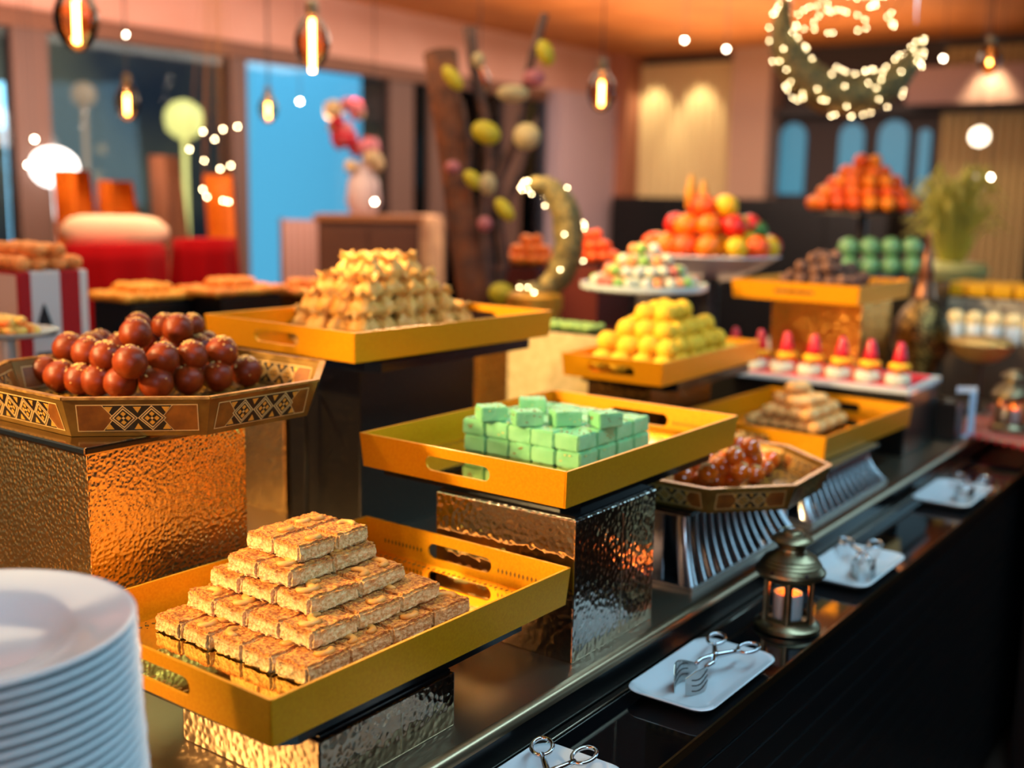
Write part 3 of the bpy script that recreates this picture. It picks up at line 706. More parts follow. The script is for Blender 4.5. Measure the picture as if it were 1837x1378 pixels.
# pinched dumplings
dumpm = mat('dumpling_pastry', (220, 150, 56), .6, col2=(236, 182, 92), nscale=50, bump=.001, bscale=140, coat=.1)
dps = []
for s in range(5):
    t = thing('pinched_dumpling', '', 'pastry'); bm = BM(); n = 36; rr = random.Random(s); ph = rr.random()*6
    prof = [(.0, 0), (.016, .0008), (.0225, .006), (.0235, .012), (.020, .019), (.014, .0245), (.010, .028), (.0135, .033), (.018, .037), (.012, .0345), (.005, .031), (0, .030)]
    rings = []
    for ri, (r_, z) in enumerate(prof):
        if r_ == 0: rings.append([bm.verts.new((0, 0, z))]); continue
        ring = []
        for i in range(n):
            a = 2*PI*i/n; up = max(0, z-.010)/.027
            k = 1+.20*up*math.cos(9*a+ph)+.06*math.cos(3*a+s)
            sq = 1+.16*(1-up)*math.cos(4*a)
            ring.append(bm.verts.new((r_*k*sq*math.cos(a), r_*k*sq*math.sin(a)*.92, z+(.006*math.cos(3*a+ph)+.003*math.cos(9*a))*up)))
        rings.append(ring)
    for a, b in zip(rings, rings[1:]):
        for i in range(n):
            j = (i+1) % n
            if len(a) == 1: bm.faces.new((a[0], b[j], b[i]))
            elif len(b) == 1: bm.faces.new((a[i], a[j], b[0]))
            else: bm.faces.new((a[i], a[j], b[j], b[i]))
    link('pastry', bm, dumpm, t, True); dps.append(t)
zc = 1.2406+.0055
nn = 0
for l, (cx, cy, nx, ny, dz) in enumerate(((1.665, 1.530, 6, 4, 0), (1.660, 1.535, 5, 4, .034), (1.660, 1.535, 4, 3, .068), (1.665, 1.540, 3, 2, .102))):
    for i in range(nx):
        for j in range(ny):
            x = cx+(i-(nx-1)/2)*.0575+R.uniform(-.004, .004); y = cy+(j-(ny-1)/2)*(.052 if l != 1 else .044)+R.uniform(-.003, .003)
            dup(dps[nn % 5], (x, y-.0, zc+dz), rot=(R.uniform(-.12, .12)*(l > 0), R.uniform(-.12, .12)*(l > 0), R.uniform(0, 6)), scale=(1.17, 1.17, 1.12),
                label='golden pinched dumpling, %s layer up, %s row from the front, %s from the left' % (nth(l), nth(j), nth(i)), group='golden pinched dumplings in the pyramid'); nn += 1
for b_ in dps:
    for c in list(b_.children): bpy.data.objects.remove(c)
    bpy.data.objects.remove(b_)

# yellow balls
lad = mat('yellow_semolina', (232, 172, 24), .7, col2=(244, 190, 40), nscale=90, bump=.0012, bscale=240)
bm = BM(); ball(bm, (0, 0, 0), .0238, 3, nz=.03, seed=3, nf=60); lme = link('yellow_ball', bm, lad, None, True).data
first = bpy.data.objects['yellow_ball']; C.objects.unlink(first); bpy.data.objects.remove(first)
def ballobj(name, me, p, label, cat, group, sc=1):
    o = bpy.data.objects.new(name, me); C.objects.link(o); o.location = p; o.rotation_euler = (R.uniform(0, 6),)*3; o.scale = (sc,)*3
    return tag(o, label, cat, group)
zd = 1.126+.0055
for l, (nx, ny, x0, y0) in enumerate(((8, 4, 2.085, 1.132), (6, 4, 2.125, 1.140), (5, 3, 2.16, 1.165), (3, 2, 2.20, 1.19))):
    for i in range(nx):
        for j in range(ny):
            ballobj('yellow_ball', lme, (x0+.012+i*.0475+(j % 2)*.010+R.uniform(-.006, .006), y0+j*.050+R.uniform(-.004, .004), zd+.0245+l*.0335+R.uniform(-.003, .004)*(l > 0)),
                    'yellow ball sweet, %s layer up, %s row from the front, %s from the left' % (nth(l), nth(j), nth(i)), 'sweet', 'yellow ball sweets in the pyramid')
# finger rolls
rollm = mat('roll_pastry', (236, 160, 78), .55, col2=(248, 196, 124), nscale=25, bump=.0008, bscale=120)
bm = BM(); N = 14; pr_ = []
for k in range(N+1):
    u = k/N; e = min(1, (1-abs(2*u-1)**6)**.5+.02) if 0 < u < 1 else .55
    pr_.append((.0165*e, (u-.5)*.064))
lathe(bm, [(0, pr_[0][1])] + pr_ + [(0, pr_[-1][1])], 20)
for v in bm.verts: v.co = Vector((v.co.z, v.co.y, v.co.x*.86+.0005*math.sin(v.co.z*200)))
rme = link('finger_roll', bm, rollm, None, True).data; first = bpy.data.objects['finger_roll']; bpy.data.objects.remove(first)
ze = .9887+.0055
def roll(p, rz, lab, tilt=0):
    o = bpy.data.objects.new('finger_roll', rme); C.objects.link(o); o.location = p; o.rotation_euler = (0, tilt, rz)
    tag(o, lab, 'pastry', 'baked finger rolls on the gold tray')
for i in range(3):
    for j in range(6): roll((2.415+.064*i, .900+.030*j, ze+.0142), R.uniform(-.05, .05), 'baked finger roll, bottom layer, %s from the front, %s column' % (nth(j), nth(i)))
for i in range(3):
    for j in range(4): roll((2.415+.062*i, .918+.031*j, ze+.0405), R.uniform(-.06, .06), 'baked finger roll, second layer, %s from the front, %s column' % (nth(j), nth(i)))
for k, (dx, dy, rz, dz) in enumerate(((0.0, .0, -.9, 0), (.055, -.012, -.75, 0), (.03, .045, -.6, 0), (.085, .03, -.8, 0), (.035, .02, -.5, .026))):
    roll((2.42+dx, .945+dy, ze+.067+dz), rz, 'loose baked finger roll on top of the pile, %s one' % nth(k))
# dark crumb balls in the far tray
dk = mat('crumb_dark', (74, 44, 38), .8, col2=(150, 104, 76), nscale=160, bump=.002, bscale=300, lo=.45, hi=.6)
bm = BM(); ball(bm, (0, 0, 0), .0185, 2, nz=.08, seed=9); dme = link('crumb_ball', bm, dk, None, True).data; bpy.data.objects.remove(bpy.data.objects['crumb_ball'])
for l, (nx, ny) in enumerate(((8, 6), (6, 5), (5, 3), (3, 2))):
    for i in range(nx):
        for j in range(ny):
            ballobj('crumb_ball', dme, (3.07+(i-(nx-1)/2)*.037+R.uniform(-.009, .009), 1.145+(j-(ny-1)/2)*.04+R.uniform(-.009, .009), 1.2452+.0055+.018+l*.029+R.uniform(-.005, .006)*(l > 0)), 'dark crumb coated ball, %s layer up, %s row from the front, %s from the left' % (nth(l), nth(j), nth(i)), 'sweet', 'dark crumb coated balls')

# ------------------------------------------------------------------ plates
bm = BM()
lathe(bm, [(0, .002), (.045, .002), (.062, 0), (.064, .003), (.070, .006), (.088, .0195), (.110, .024), (.131, .0285), (.1345, .0300), (.1358, .0322), (.1345, .0338), (.130, .0328),
           (.110, .0282), (.092, .0245), (.086, .021), (.070, .0095), (.055, .0062), (0, .006)], 96)
pme = link('dinner_plate', bm, porcelain, None, True).data; bpy.data.objects.remove(bpy.data.objects['dinner_plate'])
pc = at(-76, 1121, .895)
npl = 27; top_z = pc.z-.033; sp = (top_z-CT)/(npl-1)
for i in range(npl):
    o = bpy.data.objects.new('dinner_plate', pme); C.objects.link(o); k = npl-1-i
    o.location = (pc.x+.0003*i+R.uniform(-.0008, .0008), pc.y-.0002*i+R.uniform(-.0008, .0008), CT+sp*k); o.rotation_euler = (0, 0, R.random()*6)
    tag(o, ('white porcelain deep plate on top of the stack at lower left' if i == 0 else 'white porcelain deep plate, %s from the top of the stack' % nth(i)), 'plate', 'stacked white plates')
def rrect(X, Y, r, n=6):
    pts = []
    for cx, cy, a0 in ((X-r, Y-r, 0), (-X+r, Y-r, PI/2), (-X+r, -Y+r, PI), (X-r, -Y+r, 1.5*PI)):
        for k in range(n+1): a = a0+PI/2*k/n; pts.append((cx+r*math.cos(a), cy+r*math.sin(a)))
    return pts
bm = BM(); rings = []
for X, Y, r_, z in ((.078, .038, .018, 0), (.084, .044, .02, .001), (.100, .053, .022, .006), (.114, .060, .024, .0145), (.1165, .0625, .025, .0165), (.1155, .0615, .025, .018), (.108, .055, .023, .0165), (.094, .045, .022, .0075), (.086, .037, .02, .0055)):
    rings.append([bm.verts.new((x, y, z)) for x, y in rrect(X, Y, r_)])
n = len(rings[0])
for a, b in zip(rings, rings[1:]):
    for i in range(n): bm.faces.new((a[i], a[(i+1) % n], b[(i+1) % n], b[i]))
bm.faces.new(rings[0][::-1]); bm.faces.new(rings[-1])
sme = link('rest_plate', bm, porcelain, None, True, 60).data; bpy.data.objects.remove(bpy.data.objects['rest_plate'])
# tongs: scissor tongs with ring handles and slotted claws; lies along +x (claws), pivot at 0
tg = thing('serving_tongs', '', 'tongs')
def plate_poly(bm, pts, z0, z1, tf):
    a = [bm.verts.new(tf(x, z0, y)) for x, y in pts]; b = [bm.verts.new(tf(x, z1, y)) for x, y in pts]; n = len(pts)
    bm.faces.new(a[::-1]); bm.faces.new(b)
    for i in range(n): bm.faces.new((a[i], a[(i+1) % n], b[(i+1) % n], b[i]))
for s in (-1, 1):
    bm = BM(); tube(bm, [(.040, s*.008, .004), (.022, s*.009, .003), (0, 0, .002), (-.020, -s*.012, .001), (-.034, -s*.020, 0)], [.003, .0036, .0046, .0036, .0034], 8); link('arm', bm, chrome, tg, True)
    bm = BM(); tube(bm, [(-.050+.0175*math.cos(t*PI/10), -s*.028+.0125*math.sin(t*PI/10)+s*.008*(1+math.cos(t*PI/10))*.3, -.001) for t in range(20)], .0026, 8, closed=True); link('ring_handle', bm, chrome, tg, True)
    bm = BM(); tf = lambda x, y, z, s=s: Vector((x, s*(.0075+max(0, .012*math.sin(max(0, (x-.036))/.062*PI)))+s*y, z))
    for seg in range(8):
        xa, xb = .036+seg*.0075, .036+(seg+1)*.0075
        def hh(x): u = (x-.036)/.060; return .004+.015*math.sin(min(1, u*1.5)*PI/2) if u < .75 else .019*(1-(u-.75)*1.4)
        plate_poly(bm, [(xa, -hh(xa)), (xb, -hh(xb)), (xb, hh(xb)), (xa, hh(xa))], -.0006, .0006, tf)
    link('claw', bm, mat('claw_steel', (190, 190, 188), .22, 1), tg, True, 30)
    for dz in (-.008, 0, .008):
        bm = BM(); xs_ = [.050+.0055*q for q in range(8)]; zz_ = [dz+.0022*math.sin(q*.9) for q in range(8)]
        for q in range(7): plate_poly(bm, [(xs_[q], zz_[q]-.0006), (xs_[q+1], zz_[q+1]-.0006), (xs_[q+1], zz_[q+1]+.0006), (xs_[q], zz_[q]+.0006)], -.0012, .0012, tf)
        link('slot', bm, darkm, tg)
bm = BM(); lathe(bm, [(0, .0075), (.003, .0072), (.0042, .006), (.0042, -.002), (0, -.003)], 12); link('rivet', bm, chrome, tg, True)
def px_plane(cxy, z): return onz(cxy[0], cxy[1], z)
def restplate(lab, corners, rz, tl, piv, claw):
    P_ = [onz(x, y, SH+.012) for x, y in corners]; c = sum(P_, Vector())/len(P_)
    o = bpy.data.objects.new('rest_plate', sme); C.objects.link(o); o.location = (c.x, max(.639, min(.645, c.y)), SH+.0004); o.rotation_euler = (0, 0, rz)
    tag(o, lab, 'plate', 'small rectangular tong plates')
    if piv:
        a = onz(*piv, SH+.03); b = onz(*claw, SH+.012); d = b-a; a.z = SH+.030
        dup(tg, a, rot=(0, math.radians(6), math.atan2(d.y, d.x)), label=tl, group='scissor tongs on small plates')
restplate('small white plate with tongs, between the first lantern and the cut-off plate', ((1121, 1245), (1270, 1290), (1400, 1185), (1265, 1145)), 0, 'scissor tongs on the plate left of the lantern', (1283, 1178), (1222, 1238))
restplate('small white plate with tongs, just beyond the lantern', ((1460, 1040), (1570, 1062), (1645, 1005), (1540, 985)), 0, 'scissor tongs on the plate just beyond the lantern', (1546, 992), (1549, 1035))
restplate('small white plate with tongs, farthest along the shelf', ((1643, 893), (1733, 921), (1790, 885), (1700, 855)), 0, 'scissor tongs on the farthest small plate', (1738, 868), (1725, 900))
o0 = bpy.data.objects.new('rest_plate', sme); C.objects.link(o0); o0.location = (.93, .642, SH); tag(o0, 'small white plate cut off by the bottom edge of the photo', 'plate', 'small rectangular tong plates')
dup(tg, (.965, .640, SH+.028), rot=(0, math.radians(6), PI+.25), label='scissor tongs on the plate at the bottom edge, ring handles showing', group='scissor tongs on small plates')
for c in list(tg.children): bpy.data.objects.remove(c)
bpy.data.objects.remove(tg)

# ------------------------------------------------------------------ lanterns
flame = mat('flame', (255, 150, 30), .5, emit=9, emitcol=(255, 120, 20)); waxm = mat('wax', (225, 228, 232), .5, sss=.2)
waxt = mat('wax_glow', (255, 140, 80), .5, emit=.8, emitcol=(255, 90, 30))
def lantern(label, clab, x, y, z, s=1.0, rz=.3):
    t = thing('lantern', label, 'lantern', (x, y, z), rz, 'small brass candle lanterns'); t.scale = (s,)*3
    bm = BM(); lathe(bm, [(0, 0), (.050, 0), (.0525, .003), (.052, .008), (.046, .012), (.043, .017), (0, .017)], 40); link('base', bm, brasslt, t, True, 40)
    rp = .0415; n = 6; P_ = [(rp*math.cos(2*PI*i/n), rp*math.sin(2*PI*i/n)) for i in range(n)]
    for i in range(n):
        a, b = Vector(P_[i]), Vector(P_[(i+1) % n])
        bm = BM(); tube(bm, [(a.x, a.y, .016), (a.x, a.y, .088)], .0028, 6); link('post', bm, brasslt, t)
        bm = BM(); d = (b-a).normalized(); nn_ = Vector((d.y, -d.x))
        def seg(u0, u1, z0, z1):
            p, q = a+(b-a)*u0, a+(b-a)*u1; o_ = nn_*.0012
            vs = [bm.verts.new((k.x+w*o_.x, k.y+w*o_.y, zz)) for w in (1, -1) for k, zz in ((p, z0), (q, z0), (q, z1), (p, z1))]
            bm.faces.new(vs[:4]); bm.faces.new(vs[4:][::-1])
            for m_ in range(4): bm.faces.new((vs[m_], vs[(m_+1) % 4], vs[4+(m_+1) % 4], vs[4+m_]))
        seg(.06, .94, .017, .023); seg(.06, .94, .081, .087); seg(.06, .16, .023, .081); seg(.84, .94, .023, .081)
        link('pane_frame', bm, brasslt, t)
        bm = BM(); seg(.16, .84, .023, .081)
        for v in bm.verts: pass
        gl = link('glass_pane', bm, glassm, t)
        for v in gl.data.vertices:
            pass
    bm = BM(); lathe(bm, [(.040, .084), (.049, .087), (.0545, .0925), (.0555, .096), (.052, .101), (.0475, .106), (.0485, .1075), (.0445, .111), (.0452, .1125), (.041, .116), (.0415, .1175), (.037, .120), (.030, .1245), (.024, .128), (.022, .131), (.022, .136), (.029, .142)], 48)
    link('roof', bm, brasslt, t, True, 60)
    bm = BM(); lathe(bm, [(.022, .139), (.030, .1425), (.0335, .146), (.031, .149), (.024, .1525), (.016, .155), (.0155, .158), (.010, .1605), (0, .161)], 40); link('cap', bm, brasslt, t, True, 60)
    bm = BM(); tube(bm, [(.004+.021*math.cos(k*PI/10), .021*math.sin(k*PI/10), .157+.002*math.cos(k*PI/10)) for k in range(20)], .0012, 6, closed=True); link('carry_ring', bm, brasslt, t, True)
    for k in range(6):
        a = 2*PI*(k+.5)/6; bm = BM(); pts = []
        for j in range(10): rr = .0052 if j % 2 == 0 else .0022; pts.append((rr*math.sin(j*PI/5), rr*math.cos(j*PI/5)))
        vs = []
        for px_, pz_ in pts:
            rad = .0516-(pz_)*.62+.0006; vs.append(bm.verts.new((rad*math.cos(a)-px_*math.sin(a), rad*math.sin(a)+px_*math.cos(a), .1018+pz_*.75)))
        bm.faces.new(vs); bmesh.ops.solidify(bm, geom=bm.faces[:], thickness=.0005)
        link('star_cutout', bm, mat('star_dark', (60, 18, 12), .6), t)
    bm = BM(); tube(bm, [(-.003, -.0372, .048), (.010, -.0385, .047)], .0011, 6); link('latch', bm, brasslt, t)
    c = thing('candle', clab, 'candle', (x-.002, y, z+.0172*s), 0, 'flameless candles in the lanterns'); c.scale = (s,)*3
    bm = BM(); lathe(bm, [(0, 0), (.0225, 0), (.023, .002), (.023, .040), (.022, .042), (.0185, .0405), (0, .0375)], 32); link('wax', bm, waxm, c, True, 50)
    bm = BM(); lathe(bm, [(.0185, .0408), (.010, .0398), (0, .039)], 24); link('glowing_top', bm, waxt, c, True)
    bm = BM(); lathe(bm, [(0, .039), (.0026, .042), (.0040, .048), (.0028, .056), (.0008, .064), (0, .067)], 12); link('flame', bm, flame, c, True)
    d = bpy.data.lights.new('candle_light', 'POINT'); d.energy = .07; d.color = (1, .35, .08); d.shadow_soft_size = .006
    lo = bpy.data.objects.new('candle_light', d); C.objects.link(lo); lo.location = (x, y, z+.066*s)
    return t
pl = onz(1400, 1122, SH)
lantern('aged brass candle lantern on the black shelf between two small plates', 'flameless white candle glowing inside the nearest lantern', pl.x, .630, SH, .98, rz=.35)
pl = onz(1762, 752, CT+.012)
lantern('aged brass candle lantern standing on the red woven cloth', 'flameless white candle glowing inside the lantern on the red cloth', 3.235, .665, CT+.0075, 1.0, rz=.1)

# ------------------------------------------------------------------ white platter with cups
pt = thing('dessert_platter', 'long white platter with a red mat carrying dessert cups', 'platter', (2.845, 1.075, 1.0565), math.radians(1))
bm = BM(); vs = rrect(.14, .29, .012); prism(bm, vs, 0, .012); link('platter_body', bm, porcelain, pt)
bm = BM(); prism(bm, rrect(.115, .27, .01), .012, .0145); link('red_mat', bm, mat('mat_red', (214, 20, 40), .5), pt)
white = mat('white_cake', (206, 200, 176), .5); redc = mat('red_cone', (224, 14, 50), .3, coat=.5, trans=.15); yel = mat('yellow_mousse', (244, 176, 20), .5); brn = mat('toffee', (170, 96, 36), .5)
zp = 1.0565+.0147
t = thing('dessert_cake', '', 'dessert')
bm = BM(); lathe(bm, [(0, 0), (.027, 0), (.0305, .003), (.0305, .021), (.027, .024), (0, .024)], 28); link('cake', bm, white, t, True, 50)
bm = BM(); ball(bm, (0, 0, .028), .010, 2, sc=(1.2, 1.2, .9), nz=.2); link('topping', bm, brn, t, True)
u_ = thing('dessert_cup', '', 'dessert')
bm = BM(); lathe(bm, [(0, 0), (.020, 0), (.023, .004), (.0255, .026), (.024, .027), (0, .026)], 28); link('cup', bm, redc, u_, True, 50)
bm = BM(); lathe(bm, [(.0, .026), (.0255, .0265), (.028, .033), (.0255, .040), (.014, .044), (0, .0445)], 28); link('mousse', bm, yel, u_, True)
bm = BM(); lathe(bm, [(0, .042), (.0185, .044), (.0155, .060), (.0115, .080), (.0075, .094), (0, .097)], 20); link('cone', bm, redc, u_, True)
for i in range(7):
    y = .832+i*.075
    dup(t, (2.758, y, zp), rz=0, label='round white dessert cake on the red mat, %s from the right' % nth(i), group='round white dessert cakes')
    dup(u_, (2.835, y+.02, zp), rz=R.uniform(0, 6), label='red dessert cup with yellow mousse and red cone, %s from the right' % nth(i), group='red dessert cups')
for r_ in (t, u_):
    for c in list(r_.children): bpy.data.objects.remove(c)
    bpy.data.objects.remove(r_)

# ------------------------------------------------------------------ right end: sign holder, cloth, cloche, bowl, yellow cakes
p = onz(1722, 772, CT+.004)
sg = thing('sign_holder', 'pale blue acrylic card holder standing at the corner of the red cloth', 'sign holder', (3.10, .745, CT+.0005), math.radians(-52))
acr = mat('acrylic_blue', (176, 208, 232), .3)
bm = BM(); box(bm, -.035, .035, -.028, .028, .0, .004, 0, .001); link('foot', bm, acr, sg)
bm = BM(); box(bm, -.006, .012, -.02, -.017, .004, .125); link('upright', bm, acr, sg)
bm = BM(); box(bm, -.042, .012, -.019, -.017, .118, .135); link('card', bm, mat('card_white', (226, 232, 238), .5), sg)
cl = thing('woven_cloth', 'red and white woven patterned cloth on the corner table', 'cloth', (0, 0, 0))
cm = stripes('cloth_stripes', [(0, (190, 24, 22)), (.22, (228, 214, 190)), (.27, (190, 24, 22)), (.5, (60, 50, 44)), (.56, (222, 196, 150)), (.7, (206, 34, 26)), (.85, (232, 220, 200)), (.9, (190, 24, 22))], 0, 9)
bm = BM(); NX, NY = 30, 24; g = []
for i in range(NX+1):
    row = []
    for j in range(NY+1):
        x = 3.115-.0+.045*i; y = .80-.06*j; x -= (.80-y)*.44
        z = CT+.0055+.0012*math.sin(i*1.3)*math.sin(j)
        row.append(bm.verts.new((x, y, z)))
    g.append(row)
for i in range(NX):
    for j in range(NY): bm.faces.new((g[i][j], g[i+1][j], g[i+1][j+1], g[i][j+1]))
bmesh.ops.solidify(bm, geom=bm.faces[:], thickness=-.003)
link('fabric', bm, cm, cl, True)
bm = BM()
for j in range(60):
    y = .80-.024*j; x = 3.115-(.80-y)*.44; ball(bm, (x-.004, y, CT+.004), .007, 1)
fr_ = link('fringe', bm, mat('fringe_red', (196, 26, 22), .9), cl, True); fr_['kind'] = 'stuff'
# cloche
bellm = mat('engraved_brass', (150, 118, 66), .3, 1, col2=(50, 40, 30), nscale=90, bump=.003, bscale=120, lo=.45, hi=.55)
p = at(1650, 640, 3.45)
bj = thing('engraved_cloche', 'dark engraved brass pot with tall spired lid beyond the white platter', 'pot', (p.x, p.y+.0, CT), 0)
zz = p.z-CT
bm = BM(); lathe(bm, [(0, 0), (.075, 0), (.078, .01), (.045, .03), (.04, zz*.6), (.07, zz), (.0, zz+.002)], 40); link('foot', bm, bellm, bj, True, 50)
bm = BM(); lathe(bm, [(.068, zz), (.082, zz+.02), (.090, zz+.06), (.085, zz+.10), (.065, zz+.14), (.040, zz+.17), (.030, zz+.18), (0, zz+.18)], 40); link('bowl', bm, bellm, bj, True, 50)
bm = BM(); lathe(bm, [(.034, zz+.18), (.028, zz+.21), (.022, zz+.25), (.024, zz+.255), (.014, zz+.30), (.006, zz+.35), (.008, zz+.355), (.002, zz+.385), (0, zz+.385)], 24); link('spired_lid', bm, mat('brass_rosy', (170, 120, 90), .35, 1), bj, True, 50)
p = at(1757, 648, 3.3)
wb = thing('sequin_bowl', 'shallow gold textured bowl behind the second lantern', 'bowl', (p.x, p.y, CT), 0); zz = p.z-CT
seqm = mat('sequin_gold', (206, 170, 100), .3, .8, bump=.004, bscale=160, btype='hammer')
bm = BM(); lathe(bm, [(0, 0), (.05, 0), (.05, .004), (.012, .01), (.012, zz), (0, zz)], 24); link('stem', bm, mat('stem_dark', (50, 42, 36), .4), wb, True, 50)
bm = BM(); lathe(bm, [(0, zz), (.04, zz), (.075, zz+.02), (.095, zz+.055), (.085, zz+.065), (.05, zz+.072), (0, zz+.075)], 32); link('bowl_body', bm, seqm, wb, True, 50)
# tiered cake stand at right: yellow slices, white cups
p0 = at(1800, 520, 3.9)
cs = hbox('pale counter riser carrying the yellow cake squares at the right edge', p0.x-.02, p0.x+.5, p0.y-.22, p0.y+.2, p0.z-.03, mat('riser_cream', (214, 196, 160), .6, col2=(120, 100, 84), nscale=60), seam=False, name='cake_riser')
yc = mat('yellow_cake', (246, 176, 10), .5); wc = mat('cream_cake', (236, 210, 150), .6)
for i in range(5):
    for j in range(3):
        bm = BM(); x = p0.x+.02+j*.085; y = p0.y+.16-i*.078; z = p0.z-.03
        box(bm, x-.034, x+.034, y-.034, y+.034, z, z+.045, 0, .006)
        tag(link('cake_square', bm, yc, None, True, 40), 'yellow glazed cake square, %s from the left in the %s row' % (nth(i), nth(j)), 'cake', 'yellow glazed cake squares')
p1 = at(1790, 600, 3.5)
cs2 = hbox('lower cream riser below the yellow cakes at right', p1.x-.0, p1.x+.10, p1.y-.2, p1.y+.16, p1.z-.03, mat('riser_dk', (70, 54, 40), .5), seam=False, name='cake_riser')
for i in range(6):
    bm = BM(); x = p1.x+.045; y = p1.y+.14-i*.058; z = p1.z-.03
    lathe(bm, [(0, z), (.022, z), (.026, z+.05), (.024, z+.052), (0, z+.05)], 20, x, y)
    o = link('glass_of_cream', bm, mat('cream_glass', (216, 220, 214), .2), None, True, 50)
    bm = BM(); lathe(bm, [(.024, z+.052), (.027, z+.065), (.022, z+.085), (.01, z+.092), (0, z+.093)], 20, x, y); link('mousse', bm, wc, o, True)
    tag(o, 'small glass of cream dessert under the yellow cakes, %s from the left' % nth(i), 'dessert', 'small glasses of cream dessert')

# ------------------------------------------------------------------ fruit, cake stand, orange pile
def pile(name, labelf, cat, group, c, Rr, r, mats, layers, sc=(1, 1, 1), seed=0, step=.82):
    rr = random.Random(seed); k = 0; ms = []
    for i, m in enumerate(mats):
        bm = BM(); ball(bm, (0, 0, 0), r, 2, sc=sc, nz=.06, seed=i); o = link(name, bm, m, None, True); ms.append(o.data); bpy.data.objects.remove(o)
    for l in range(layers):
        rad = Rr*(1-l/layers)-r*.3; ring = 0
        while rad > -r*.2:
            n = max(1, int(2*PI*max(rad, 0)/(2*r*.98))) if rad > r*.6 else 1
            for i in range(n):
                a = 2*PI*i/n+l*.7; q = max(rad, 0) if n > 1 else 0
                o = bpy.data.objects.new(name, ms[rr.randrange(len(ms))]); C.objects.link(o)
                a += rr.uniform(-.05, .05); q += rr.uniform(-.1, .1)*r; o.scale = (rr.uniform(.88, 1.0),)*3; o.location = (c[0]+q*math.cos(a), c[1]+q*math.sin(a), c[2]+r*sc[2]+l*r*2*step*sc[2]+rr.uniform(-.12, .12)*r*(l > 0)); o.rotation_euler = (0, 0, rr.uniform(0, 6))
                tag(o, labelf(l, ring, i), cat, group); k += 1
            rad -= 2*r*.98; ring += 1
            if l < layers-1 and ring > 1: break
def stand(name, label, x, y, zt, r, m, rim=.012, cat='cake stand', base=CT):
    t = thing(name, label, cat, (x, y, base)); h = zt-base
    bm = BM(); lathe(bm, [(0, 0), (r*.45, 0), (r*.45, .006), (.02, .02), (.014, h*.5), (.02, h-.02), (r*.3, h-.008), (0, h-.006)], 32); link('stem', bm, m, t, True, 50)
    bm = BM(); lathe(bm, [(0, h-.008), (r*.95, h-.008), (r, h-.002), (r, h+rim), (r*.97, h+rim), (r*.96, h), (0, h)], 48); link('plate', bm, m, t, True, 50)
    return t
def lab(pref): return lambda l, q, i: '%s, %s layer up, %s ring, %s round' % (pref, nth(l), nth(q), nth(i))
glassy = mat('glass_frosty', (190, 205, 205), .1, 0, spec=.8)
p = at(1155, 515, 3.0); stand('cake_stand', 'clear glass footed stand holding the candied fruit pieces', p.x, p.y, p.z, .17, glassy)
pile('candied_piece', lab('candied piece on the glass stand'), 'sweet', 'candied pieces on the glass stand', (p.x, p.y, p.z), .135, .017,
     [mat('cand_white', (190, 194, 180), .4), mat('cand_green', (130, 170, 80), .4), mat('cand_orange', (226, 140, 80), .4), mat('cand_white2', (196, 196, 170), .4), mat('cand_pink', (196, 100, 80), .4)], 4)
p = at(1274, 500, 3.5); fb_ = thing('fruit_bowl', 'wide white fruit bowl piled with red, orange and yellow fruit', 'bowl', (p.x, p.y, CT)); zz = p.z-CT
bm = BM(); lathe(bm, [(0, 0), (.08, 0), (.08, .01), (.03, .02), (.03, zz-.01), (.07, zz), (.0, zz+.005)], 32); link('pedestal', bm, mat('pedestal_dark', (30, 28, 30), .4), fb_, True, 50)
bm = BM(); lathe(bm, [(0, zz), (.08, zz), (.15, zz+.035), (.205, zz+.07), (.212, zz+.074), (.205, zz+.078), (.15, zz+.045), (0, zz+.03)], 48); link('bowl_body', bm, mat('bowl_white', (214, 218, 228), .2), fb_, True, 50)
fr_m = [mat('fruit_orange', (240, 120, 10), .4), mat('fruit_red', (214, 34, 16), .35), mat('fruit_yellow', (244, 186, 20), .4), mat('fruit_orange2', (250, 90, 20), .4)]
pile('fruit', lab('orange, red or yellow fruit in the white bowl'), 'fruit', 'fruit in the white bowl', (p.x, p.y, p.z+.062), .19, .040, fr_m, 3, seed=4, step=.74)
for k, (px, py, m) in enumerate(((1345, 430, mat('lemon', (222, 196, 40), .4)), (1372, 445, _mats['lemon']), (1358, 415, mat('green_melon', (60, 110, 40), .4)), (1330, 405, mat('lime', (120, 140, 30), .4)))):
    q = at(px, py, 3.42); bm = BM(); ball(bm, q, .034, 2, sc=(1, 1, .95)); tag(link('fruit', bm, m, None, True), 'green or yellow citrus at the right of the fruit bowl, %s one' % nth(k), 'fruit', 'citrus at the right of the fruit bowl')
for k, (px, py) in enumerate(((1240, 345), (1262, 355))):
    q = at(px, py, 3.5); bm = BM(); lathe(bm, [(0, -.06), (.016, -.05), (.02, .0), (.012, .03), (.008, .05), (0, .055)], 16, q.x, q.y)
    for v in bm.verts: v.co.z += q.z
    tag(link('pear', bm, mat('pear', (206, 140, 40), .4), None, True), 'amber pear standing on top of the fruit pile, %s one' % nth(k), 'fruit')
p = at(1548, 380, 4.15); stand('cake_stand', 'dark high stand holding the orange fruit heap', p.x, p.y, p.z, .185, mat('stand_dark', (40, 34, 28), .3), rim=.006, base=CT)
pile('orange_piece', lab('bright orange fruit piece in the high heap'), 'fruit', 'orange pieces in the high heap', (p.x, p.y, p.z), .19, .03, [mat('or1', (246, 104, 8), .45), mat('or2', (250, 134, 16), .45), mat('or3', (236, 84, 8), .45)], 5, seed=8, step=.62)
